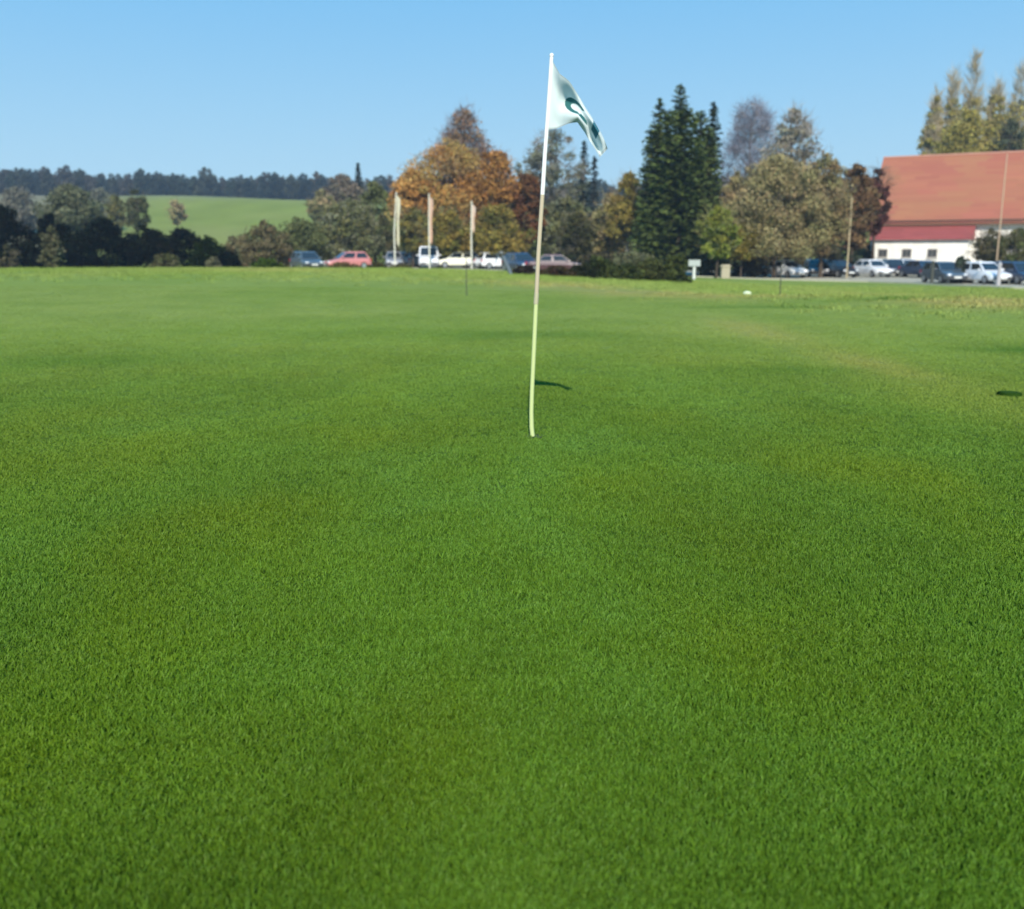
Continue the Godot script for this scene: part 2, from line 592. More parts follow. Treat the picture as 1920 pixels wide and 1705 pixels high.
func tree(called: String, label: String, group: String, px: float, d: float, top_py: float, bot_py: float, wide_px: float, o: Dictionary) -> Node3D:
	rng.seed = hash(label)
	var at := on_ground(px, d)
	var t := thing(called, label, o.get("cat", "tree"), at, 0.0, group)
	var top := px_y(top_py, d) - at.y
	var low := maxf(0.05, px_y(bot_py, d) - at.y)
	var wide := wide_px * 0.5 / FOCAL * d * cos(pitch)
	var kind: String = o.get("shape", "round")
	var pal: Array = o.get("pal", [Color(0.06, 0.09, 0.02)])
	var leaves: int = o.get("leaves", 6000)
	var size: float = o.get("size", 0.2)
	var made := []
	var crown := Mb.new()
	if leaves > 0:
		made = fill_crown(crown, kind, low, top, wide, pal, leaves, o.get("clumps", 60), size, o.get("spread", 0.3), at)
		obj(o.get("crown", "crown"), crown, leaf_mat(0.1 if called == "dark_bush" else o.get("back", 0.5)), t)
	if o.get("twigs", 0 if o.has("cat") else 4) > 0:
		var tw := Mb.new()
		var frame := made
		var keep := Mb.new()
		var tl: float = o.get("twig_low", low)
		if o.has("twig_low"):
			tl = px_y(tl, d) - at.y
		var tt: float = px_y(o.get("twig_top", top_py), d) - at.y
		frame = fill_crown(keep, o.get("twig_shape", kind), tl, tt, wide * float(o.get("twig_wide", 1.0)), pal, 1, o.get("twig_clumps", 60), 0.01, 0.25, at)
		twig_spray(tw, frame, o.get("twigs", 4), o.get("twig_len", 1.2), o.get("twig_thick", 0.024), o.get("twig_pal", [pal[0].lerp(Color(0.2, 0.17, 0.14), 0.45), pal[-1].lerp(Color(0.2, 0.17, 0.14), 0.3)]), o.get("twig_up", 0.5))
		var tb := mat("twig", Color.WHITE, 0.9, 0.0, 0.2)
		tb.vertex_color_use_as_albedo = true
		obj("twigs", tw, tb, t).set_meta("kind", "stuff")
		made = made + frame
	var wood := Mb.new()
	var r0: float = o.get("trunk_r", clampf(top * 0.017, 0.03, 0.4))
	limbs(wood, made, low, top, r0, o.get("limbs", 16), o.get("lean", Vector3.ZERO))
	obj(o.get("stem", "trunk"), wood, bark_mat(o.get("bark", brown_bark)), t)
	return t


func shrub(called: String, label: String, group: String, px: float, d: float, top_py: float, wide_px: float, pal: Array, o := {}) -> Node3D:
	var base := {"cat": "shrub", "shape": "dome", "pal": pal, "leaves": 3200, "clumps": 44, "size": 0.13, "crown": "foliage", "stem": "stems", "limbs": 9, "trunk_r": 0.05, "spread": 0.28}
	base.merge(o, true)
	return tree(called, label, group, px, d, top_py, 700.0, wide_px, base)


func conifer(called: String, label: String, group: String, px: float, d: float, top_py: float, wide_px: float, pal: Array, o := {}) -> Node3D:
	rng.seed = hash(label)
	var at := on_ground(px, d)
	var t := thing(called, label, "conifer", at, 0.0, group)
	var top := px_y(top_py, d) - at.y
	var wide := wide_px * 0.5 / FOCAL * d * cos(pitch)
	var low: float = o.get("low", 0.8)
	var shape: String = o.get("shape", "cone")
	var needles := Mb.new()
	var wood := Mb.new()
	wood.tube([Vector3(0, -0.1, 0), Vector3(0.05, top * 0.5, 0.03), Vector3(0, top * 0.985, 0)], [top * 0.017, top * 0.010, 0.02], 8)
	var y := low
	var size: float = o.get("size", 0.2)
	while y < top - 0.15:
		var tt := (y - low) / (top - low)
		var rad: float = maxf(0.12, profile(shape, tt) * wide)
		var n := int(lerpf(10.0, 5.0, tt))
		var turn := rng.randf() * TAU
		for k in n:
			var ang := turn + TAU * k / n + rng.randf_range(-0.25, 0.25)
			var lump := 1.0 + 0.25 * n_soft.get_noise_3d(cos(ang) * 8.0 + at.x, y * 2.5, sin(ang) * 8.0)
			var l := rad * rng.randf_range(0.78, 1.06) * lump
			var dir := Vector3(cos(ang), 0, sin(ang))
			var droop: float = o.get("droop", 0.28)
			var side := dir.cross(Vector3.UP)
			var pc := clampf(0.5 + 0.5 * n_soft.get_noise_3d(cos(ang) * 12.0, y * 5.0, at.x) + rng.randf_range(-0.35, 0.35), 0.0, 0.999) * (pal.size() - 1)
			var base: Color = pal[int(pc)].lerp(pal[mini(int(pc) + 1, pal.size() - 1)], pc - int(pc))
			var base_y := y + rng.randf_range(-0.15, 0.15)
			if k % 2 == 0:
				wood.tube([Vector3(0, base_y, 0), dir * l * 0.7 + Vector3(0, base_y - droop * l * 0.4, 0)], [0.035, 0.012], 4, false)
			var steps := int(clampf(l / 0.16, 3.0, 16.0) * float(o.get("dense", 1.0)))
			for j in steps:
				var f := (j + rng.randf()) / steps
				var p := dir * l * f + Vector3(0, base_y - droop * l * f + 0.16 * l * f * f, 0) + side * rng.randf_range(-1, 1) * (0.05 + l * 0.22 * f * (1.25 - f)) + Vector3(0, rng.randf_range(-0.12, 0.08), 0)
				var jit := rng.randf_range(0.7, 1.3)
				needles.col = base * jit
				var s := size * rng.randf_range(0.6, 1.25)
				var along := (dir + side * rng.randf_range(-0.7, 0.7) + Vector3.UP * rng.randf_range(-0.5, 0.3)).normalized()
				needles.leaf(p, along * s, along.cross((Vector3.UP + unit() * 0.9).normalized()).normalized() * s * 0.5)
		y += lerpf(0.34, 0.22, tt)
	obj("crown", needles, leaf_mat(0.25), t)
	obj("trunk", wood, bark_mat(brown_bark), t)
	return t


func build_far_wood() -> void:
	# the wood along the crest of the hill
	var meshes := []
	rng.seed = 77
	for k in 3:
		var b := Mb.new()
		fill_crown(b, ["dome", "round", "pyramid"][k], 0.5, 10.0, 3.6, [Color(0.75, 0.75, 0.75), Color(1.15, 1.15, 1.15)], 900, 30, 0.55, 0.32, Vector3(k * 31.0, 0, 0))
		b.col = Color(0.8, 0.7, 0.6)
		b.tube([Vector3(0, -0.6, 0), Vector3(0, 6.0, 0)], [0.22, 0.1], 5)
		meshes.append(b.mesh())
	var lists := [PackedFloat32Array(), PackedFloat32Array(), PackedFloat32Array()]
	for row in 5:
		var a := -44.0
		while a < 44.0:
			var d := 398.0 + row * 7.0 + rng.randf_range(-3, 3) + 10.0 * n_soft.get_noise_2d(a * 0.7, 4.0)
			var an := deg_to_rad(a)
			var x := d * sin(an)
			var z := -d * cos(an)
			var s := rng.randf_range(0.72, 1.14) * (1.0 + 0.14 * n_soft.get_noise_2d(a * 2.4, 9.0))
			var c: Color = [Color(0.028, 0.04, 0.026), Color(0.04, 0.046, 0.03), Color(0.05, 0.045, 0.035), Color(0.024, 0.036, 0.03)][rng.randi() % 4] * rng.randf_range(0.8, 1.25)
			if a > -11.0 and rng.randf() < 0.5:
				c = Color(0.085, 0.07, 0.045)
			var q := rng.randf() * TAU
			lists[rng.randi() % 3].append_array(PackedFloat32Array([cos(q) * s, 0, sin(q) * s, x, 0, s, 0, height(x, z), -sin(q) * s, 0, cos(q) * s, z, c.r, c.g, c.b, 1]))
			a += rng.randf_range(0.45, 0.95)
	for k in 3:
		var mm := MultiMesh.new()
		mm.transform_format = MultiMesh.TRANSFORM_3D
		mm.use_colors = true
		mm.mesh = meshes[k]
		mm.instance_count = lists[k].size() / 16
		mm.buffer = lists[k]
		var o := MultiMeshInstance3D.new()
		o.name = numbered("forest")
		o.multimesh = mm
		o.material_override = leaf_mat(0.3)
		add_child(o, true)
		tag(o, "dark far-off wood along the crest of the hill", "wood", "the wood on the hill crest", "stuff")


# ---------------------------------------------------------------- cars
func make_car(label: String, at: Vector3, turn: float, paint: Material, kind := "hatch") -> Node3D:
	var t := thing("parked_car" if kind != "van" else "parked_van", label, "car" if kind != "van" else "van", at, turn, "cars in the car park")
	var L := {"hatch": 3.9, "estate": 4.6, "van": 4.7, "saloon": 4.5}[kind] as float
	var W := {"hatch": 0.84, "estate": 0.88, "van": 0.95, "saloon": 0.88}[kind] as float
	var H := {"hatch": 1.48, "estate": 1.5, "van": 1.95, "saloon": 1.43}[kind] as float
	var belt := 0.92 if kind != "van" else 1.1
	var z0 := -L / 2
	var z1 := L / 2
	# lower body: rounded cross sections from tail to nose
	var hood := belt - 0.02
	var secs := [[z0, 0.38, belt - 0.25, W - 0.12], [z0 + 0.06, 0.30, belt - 0.08, W - 0.05], [z0 + 0.35, 0.24, belt, W], [z0 + 0.9, 0.22, belt + 0.01, W], [0.0, 0.22, belt, W], [z1 - 1.25, 0.22, belt - 0.01, W], [z1 - 0.7, 0.22, hood - 0.09, W - 0.01], [z1 - 0.25, 0.24, hood - 0.19, W - 0.05], [z1 - 0.06, 0.28, hood - 0.28, W - 0.12], [z1, 0.36, hood - 0.40, W - 0.2]]
	var body := Mb.new()
	var rings := []
	for s in secs:
		var lo: float = s[1]
		var hi: float = s[2]
		var w: float = s[3]
		rings.append([Vector3(-w * 0.86, lo, s[0]), Vector3(-w, lo + 0.1, s[0]), Vector3(-w, lerpf(lo, hi, 0.62), s[0]), Vector3(-w * 0.94, hi - 0.04, s[0]), Vector3(-w * 0.82, hi, s[0]), Vector3(w * 0.82, hi, s[0]), Vector3(w * 0.94, hi - 0.04, s[0]), Vector3(w, lerpf(lo, hi, 0.62), s[0]), Vector3(w, lo + 0.1, s[0]), Vector3(w * 0.86, lo, s[0])])
	for k in rings.size() - 1:
		for j in 10:
			var a: Vector3 = rings[k][j]
			var b: Vector3 = rings[k][(j + 1) % 10]
			var c: Vector3 = rings[k + 1][(j + 1) % 10]
			var e: Vector3 = rings[k + 1][j]
			var mid := (a + b + c + e) / 4.0
			body.quad(a, b, c, e, mid - Vector3(0, 0.58, mid.z * 0.9))
	for e in [0, rings.size() - 1]:
		for j in range(1, 9):
			body.tri(rings[e][0], rings[e][j], rings[e][j + 1], Vector3(0, 0, -1 if e == 0 else 1))
	# cabin: base and roof outlines
	var fb := z1 - (1.0 if kind != "van" else 0.75)
	var ft := fb - (0.75 if kind != "van" else 0.55)
	var rb := z0 + {"hatch": 0.12, "estate": 0.12, "van": 0.08, "saloon": 0.75}[kind] as float
	var rt := rb + {"hatch": 0.38, "estate": 0.3, "van": 0.12, "saloon": 0.6}[kind] as float
	var wb := W * 0.93
	var wt := W * (0.72 if kind != "van" else 0.84)
	var yb := belt - 0.03
	var lo_ring := [Vector3(-wb, yb, rb), Vector3(wb, yb, rb), Vector3(wb, yb, fb), Vector3(-wb, yb, fb)]
	var hi_ring := [Vector3(-wt, H - 0.07, rt), Vector3(wt, H - 0.07, rt), Vector3(wt, H - 0.07, ft), Vector3(-wt, H - 0.07, ft)]
	body.hexa(lo_ring + hi_ring)
	var rf := [Vector3(-wt * 0.86, H, rt + 0.14), Vector3(wt * 0.86, H, rt + 0.14), Vector3(wt * 0.86, H, ft - 0.16), Vector3(-wt * 0.86, H, ft - 0.16)]
	body.hexa(hi_ring + rf)
	obj("body", body, paint, t)
	var glass := mat("car_glass", lin(0.02, 0.024, 0.028), 0.08, 0.0, 0.6)
	var pane := func(called: String, a: Vector3, b: Vector3, c: Vector3, e: Vector3, out: Vector3, lo: float, hi: float, edge: float) -> void:
		var g := Mb.new()
		var p := [a.lerp(b, edge), a.lerp(b, 1.0 - edge), e.lerp(c, 1.0 - edge), e.lerp(c, edge)]
		var q := [p[0].lerp(p[3], lo), p[1].lerp(p[2], lo), p[1].lerp(p[2], hi), p[0].lerp(p[3], hi)]
		var o := out.normalized()
		g.hexa([q[0] - o * 0.01, q[1] - o * 0.01, q[2] - o * 0.01, q[3] - o * 0.01, q[0] + o * 0.008, q[1] + o * 0.008, q[2] + o * 0.008, q[3] + o * 0.008])
		obj(called, g, glass, t)
	pane.call("windscreen", lo_ring[2], lo_ring[3], hi_ring[3], hi_ring[2], Vector3(0, 0.7, 0.7), 0.08, 0.94, 0.06)
	pane.call("rear_window", lo_ring[0], lo_ring[1], hi_ring[1], hi_ring[0], Vector3(0, 0.3, -1), 0.14, 0.92, 0.08)
	for s in [-1, 1]:
		var bl: Vector3 = lo_ring[0] if s < 0 else lo_ring[1]
		var bf: Vector3 = lo_ring[3] if s < 0 else lo_ring[2]
		var tl: Vector3 = hi_ring[0] if s < 0 else hi_ring[1]
		var tf: Vector3 = hi_ring[3] if s < 0 else hi_ring[2]
		pane.call("side_window", bl.lerp(bf, 0.04), bl.lerp(bf, 0.47), tl.lerp(tf, 0.46), tl.lerp(tf, 0.02), Vector3(s, 0.3, 0), 0.12, 0.92, 0.04)
		pane.call("side_window", bl.lerp(bf, 0.51), bl.lerp(bf, 0.97), tl.lerp(tf, 0.98), tl.lerp(tf, 0.5), Vector3(s, 0.3, 0), 0.12, 0.92, 0.03)
		for zz in [z1 - 0.78, z0 + 0.72]:
			var r := 0.31
			var wh := Mb.new()
			wh.tube([Vector3(s * (W - 0.2), r, zz), Vector3(s * (W - 0.17), r, zz), Vector3(s * (W - 0.01), r, zz), Vector3(s * (W + 0.015), r, zz)], [r - 0.03, r, r, r - 0.035], 18)
			var tyre := obj("wheel", wh, mat("tyre", lin(0.02, 0.02, 0.02), 0.9), t)
			var rim := Mb.new()
			rim.disc(Vector3(s * (W + 0.02), r, zz), Vector3(s, 0, 0), 0.2, 14)
			obj("rim", rim, mat("rim", lin(0.5, 0.5, 0.52), 0.35, 0.7), tyre)
		var hl := Mb.new()
		hl.sphere(Vector3(s * (W - 0.28), hood - 0.3, z1 - 0.1), Vector3(0.16, 0.085, 0.1), 6, 10)
		obj("headlight", hl, mat("lamp_glass", lin(0.7, 0.72, 0.75), 0.1, 0.1), t)
		var tlm := Mb.new()
		tlm.box(Vector3(s * (W - 0.13) - 0.09, belt - 0.24, z0 - 0.012), Vector3(s * (W - 0.13) + 0.09, belt - 0.04, z0 + 0.1))
		obj("tail_light", tlm, mat("tail_red", lin(0.35, 0.01, 0.01), 0.2), t)
		var mr := Mb.new()
		mr.sphere(Vector3(s * (W + 0.08), belt + 0.06, fb - 0.3), Vector3(0.1, 0.07, 0.05), 6, 8)
		obj("mirror", mr, paint, t)
	var bump := Mb.new()
	bump.box(Vector3(-W + 0.16, 0.34, z1 - 0.1), Vector3(W - 0.16, 0.5, z1 + 0.035))
	obj("bumper", bump, mat("bumper", lin(0.04, 0.04, 0.045), 0.6), t)
	bump = Mb.new()
	bump.box(Vector3(-W + 0.1, 0.36, z0 - 0.04), Vector3(W - 0.1, 0.52, z0 + 0.1))
	obj("bumper", bump, mats["bumper"], t)
	for zz in [z1 + 0.04, z0 - 0.05]:
		var pl := Mb.new()
		pl.box(Vector3(-0.26, 0.38, zz - 0.008), Vector3(0.26, 0.49, zz + 0.008))
		obj("number_plate", pl, mat("plate", lin(0.75, 0.75, 0.72), 0.5), t)
	return t


func paint(key: String, c: Color) -> StandardMaterial3D:
	var m := mat("paint_" + key, c, 0.35)
	m.clearcoat_enabled = true
	m.clearcoat = 0.8
	m.clearcoat_roughness = 0.08
	return m


# ---------------------------------------------------------------- the barn
func build_barn() -> void:
	var left := on_ground(1632.0, 98.5)
	var turn := deg_to_rad(-30.0)
	var t := thing("barn", "long white walled barn with a steep salmon red tiled roof", "barn", Vector3(left.x, -1.25, left.z), turn)
	var L := 34.0
	var D := 12.6
	var eave := 5.2
	var ridge := 11.55
	var plaster := mat("plaster", lin(0.86, 0.84, 0.80), 0.9)
	plaster.albedo_texture = noise_tex(0.012, 41, Color(0.9, 0.89, 0.87), Color(1, 1, 1))
	plaster.uv1_triplanar = true
	plaster.uv1_scale = Vector3.ONE * 0.12
	# walls with thickness, gables included
	var w := Mb.new()
	w.box(Vector3(0, -0.5, -0.4), Vector3(L, eave, 0))
	w.box(Vector3(0, -0.5, -D), Vector3(L, eave, -D + 0.4))
	for x in [0.0, L - 0.4]:
		w.box(Vector3(x, -0.5, -D + 0.4), Vector3(x + 0.4, eave, -0.4))
		var a := Vector3(x, eave, -0.1)
		var b := Vector3(x, eave, -D + 0.1)
		var c := Vector3(x, ridge - 0.25, -D / 2)
		var th := Vector3(0.4, 0, 0)
		w.tri(a, b, c, Vector3(-1, 0, 0)); w.tri(a + th, b + th, c + th, Vector3(1, 0, 0))
		w.quad(a, c, c + th, a + th, Vector3(0, 1, 1)); w.quad(b, c, c + th, b + th, Vector3(0, 1, -1))
	obj("wall", w, plaster, t)
	var tile := mat("roof_tile", Color.WHITE, 0.85)
	tile.vertex_color_use_as_albedo = true
	tile.albedo_texture = noise_tex(0.05, 43, Color(0.86, 0.84, 0.82), Color(1, 1, 1))
	tile.uv1_triplanar = true
	tile.uv1_scale = Vector3(0.5, 0.5, 0.5)
	# roof: overlapping courses of tiles, each course laid in lengths of its own tone
	var roof := Mb.new()
	rng.seed = 12
	var slope := Vector2(D / 2 + 0.55, ridge - eave + 0.42)
	var courses := 26
	for sgn in [1, -1]:
		for k in courses:
			var f0 := float(k) / courses
			var f1 := float(k + 1) / courses + 0.004
			var za: float = slope.x * (1.0 - f0)
			var zb: float = slope.x * (1.0 - f1)
			var ya: float = ridge - slope.y + slope.y * f0 + 0.035
			var yb: float = ridge - slope.y + slope.y * f1
			var x := -0.5
			while x < L + 0.5:
				var x1 := minf(L + 0.5, x + rng.randf_range(1.2, 3.2))
				var tone := 1.0 + 0.14 * n_soft.get_noise_2d(x * 2.2, k * 0.5) + rng.randf_range(-0.025, 0.025)
				var warm := 0.5 + 1.2 * n_soft.get_noise_2d(x * 1.3, k * 0.35 + 40.0)
				roof.col = Color(0.36, 0.118, 0.075).lerp(Color(0.365, 0.155, 0.078), clampf(warm, 0.0, 1.0)) * tone
				var m := -D / 2
				var o := Vector3(0, 1, sgn * 1.0)
				roof.quad(Vector3(x, ya, m + sgn * za), Vector3(x1, ya, m + sgn * za), Vector3(x1, yb, m + sgn * zb), Vector3(x, yb, m + sgn * zb), o)
				roof.quad(Vector3(x, ya - 0.035, m + sgn * za), Vector3(x1, ya - 0.035, m + sgn * za), Vector3(x1, ya, m + sgn * za), Vector3(x, ya, m + sgn * za), Vector3(0, 0, sgn))
				x = x1
	obj("roof", roof, tile, t)
	var soffit := Mb.new()
	for sgn in [1, -1]:
		var m := -D / 2
		var o0 := Vector3(-0.48, ridge - slope.y - 0.02, m + sgn * (slope.x - 0.03))
		var o1 := Vector3(-0.48, ridge - 0.06, m + sgn * 0.02)
		var ln := Vector3(L + 0.96, 0, 0)
		var dn := Vector3(0, -0.14, 0)
		soffit.hexa([o0 + dn, o0 + ln + dn, o1 + ln + dn, o1 + dn, o0, o0 + ln, o1 + ln, o1])
	obj("roof_boards", soffit, mat("roof_board", lin(0.12, 0.07, 0.045), 0.9), t)
	var cap := Mb.new()
	cap.tube([Vector3(-0.5, ridge + 0.02, -D / 2), Vector3(L + 0.5, ridge + 0.02, -D / 2)], [0.13, 0.13], 8)
	obj("ridge_cap", cap, mat("ridge_tile", lin(0.42, 0.2, 0.14), 0.85), t)
	var gut := Mb.new()
	gut.tube([Vector3(-0.4, eave - 0.12, 0.62), Vector3(L + 0.4, eave - 0.12, 0.62)], [0.075, 0.075], 8)
	obj("gutter", gut, mat("gutter", lin(0.11, 0.06, 0.04), 0.5, 0.3), t)
	# the lean-to with its own red roof and small windows
	var lw := 9.0
	var lt := 0.6
	var lean := Mb.new()
	lean.box(Vector3(lt, -0.5, 2.1), Vector3(lw, 3.35, 2.4))
	for x in [lt, lw - 0.3]:
		lean.box(Vector3(x, -0.5, 0), Vector3(x + 0.3, 3.33, 2.098))
	obj("wall", lean, plaster, t)
	var lr := Mb.new()
	for k in 9:
		var f0 := k / 9.0
		var f1 := (k + 1) / 9.0
		var x := lt - 0.3
		while x < lw + 0.3:
			var x1 := minf(lw + 0.3, x + rng.randf_range(0.8, 2.0))
			lr.col = Color(0.31, 0.072, 0.065) * (1.0 + rng.randf_range(-0.12, 0.12))
			var ya := lerpf(3.3, 4.78, f0) + 0.04
			var yb := lerpf(3.3, 4.78, f1)
			lr.quad(Vector3(x, ya, lerpf(2.75, 0.004, f0)), Vector3(x1, ya, lerpf(2.75, 0.004, f0)), Vector3(x1, yb, lerpf(2.75, 0.004, f1)), Vector3(x, yb, lerpf(2.75, 0.004, f1)), Vector3(0, 1, 1))
			lr.quad(Vector3(x, ya - 0.05, lerpf(2.75, 0.004, f0)), Vector3(x1, ya - 0.05, lerpf(2.75, 0.004, f0)), Vector3(x1, ya, lerpf(2.75, 0.004, f0)), Vector3(x, ya, lerpf(2.75, 0.004, f0)), Vector3(0, 0, 1))
			x = x1
	for x in [lt - 0.3, lw + 0.3]:
		lr.tri(Vector3(x, 3.26, 2.75), Vector3(x, 4.78, 0.004), Vector3(x, 3.26, 0.004), Vector3(-1 if x < 1.0 else 1, 0, 0))
	var low_roof := obj("lean_to_roof", lr, tile, t)
	low_roof.set_meta("label", "dark red lean-to roof under the eave")
	var glass := mat("window_glass", lin(0.05, 0.055, 0.06), 0.1, 0.0, 0.6)
	var wood := mat("window_frame", lin(0.2, 0.17, 0.15), 0.7)
	var window := func(x: float, y: float, ww: float, hh: float, z: float) -> void:
		var f := Mb.new()
		var e := 0.09
		f.box(Vector3(x - ww / 2, y - hh / 2, z), Vector3(x + ww / 2, y - hh / 2 + e, z + 0.06))
		f.box(Vector3(x - ww / 2, y + hh / 2 - e, z), Vector3(x + ww / 2, y + hh / 2, z + 0.06))
		f.box(Vector3(x - ww / 2, y - hh / 2 + e, z), Vector3(x - ww / 2 + e, y + hh / 2 - e, z + 0.06))
		f.box(Vector3(x + ww / 2 - e, y - hh / 2 + e, z), Vector3(x + ww / 2, y + hh / 2 - e, z + 0.06))
		f.box(Vector3(x - 0.025, y - hh / 2 + e, z), Vector3(x + 0.025, y + hh / 2 - e, z + 0.05))
		var wn := obj("window", f, wood, t)
		for s in [-1, 1]:
			var p := Mb.new()
			var xa: float = x - ww / 2 + e if s < 0 else x + 0.025
			var xb: float = x - 0.025 if s < 0 else x + ww / 2 - e
			p.box(Vector3(xa, y - hh / 2 + e, z - 0.02), Vector3(xb, y + hh / 2 - e, z + 0.025))
			obj("pane", p, glass, wn)
		var sl := Mb.new()
		sl.box(Vector3(x - ww / 2 - 0.08, y - hh / 2 - 0.07, z - 0.01), Vector3(x + ww / 2 + 0.08, y - hh / 2 - 0.002, z + 0.12))
		obj("sill", sl, mat("sill_stone", lin(0.5, 0.48, 0.44), 0.8), wn)
	for x in [1.6, 3.75, 6.0]:
		window.call(x, 2.05, 0.85, 0.8, 2.402)
	for x in [11.3, 14.4, 17.5, 20.6]:
		window.call(x, 2.6, 1.0, 1.3, 0.002)
	# big arched doorway in the tall wall: frame and boarded doors
	var dr := Mb.new()
	var n := 14
	dr.box(Vector3(23.0, 0, 0.002), Vector3(25.8, 2.6, 0.05))
	for k in n:
		var a0 := PI * k / n
		var a1 := PI * (k + 1) / n
		dr.tri(Vector3(24.4, 2.6, 0.05), Vector3(24.4 + 1.4 * cos(a0), 2.6 + 0.9 * sin(a0), 0.05), Vector3(24.4 + 1.4 * cos(a1), 2.6 + 0.9 * sin(a1), 0.05), Vector3(0, 0, 1))
	obj("door", dr, mat("door_wood", lin(0.16, 0.09, 0.05), 0.8), t)


# ---------------------------------------------------------------- flagstick and flags
func flag_tex() -> ImageTexture:
	# pale cloth with a dark teal curved emblem and a dark bar along the fly
	var im := Image.create(256, 192, false, Image.FORMAT_RGB8)
	var cloth := Color(0.87, 0.92, 0.92)
	var teal := Color(0.22, 0.42, 0.43)
	for y in 192:
		for x in 256:
			var c := cloth * (0.95 + 0.03 * n_fine.get_noise_2d(x * 0.4, y * 0.4) + 0.02 * float((x + y) % 2))
			if x > 248 or y < 6 or y > 186:
				c = c * 0.86
			var p := Vector2(x - 112.0, (y - 92.0) * 1.05)
			var r := p.length()
			var a := rad_to_deg(atan2(p.y, p.x))
			if r > 30.0 and r < 52.0 and (a > 28.0 or a < -60.0):
				c = teal
			if Vector2(p.x - 24.0, p.y - 22.0).length() < 19.0:
				c = teal
			if x > 176 and x < 208 and y > 10 and y < 100:
				c = Color(0.26, 0.47, 0.53)
			im.set_pixel(x, y, c)
	return ImageTexture.create_from_image(im)


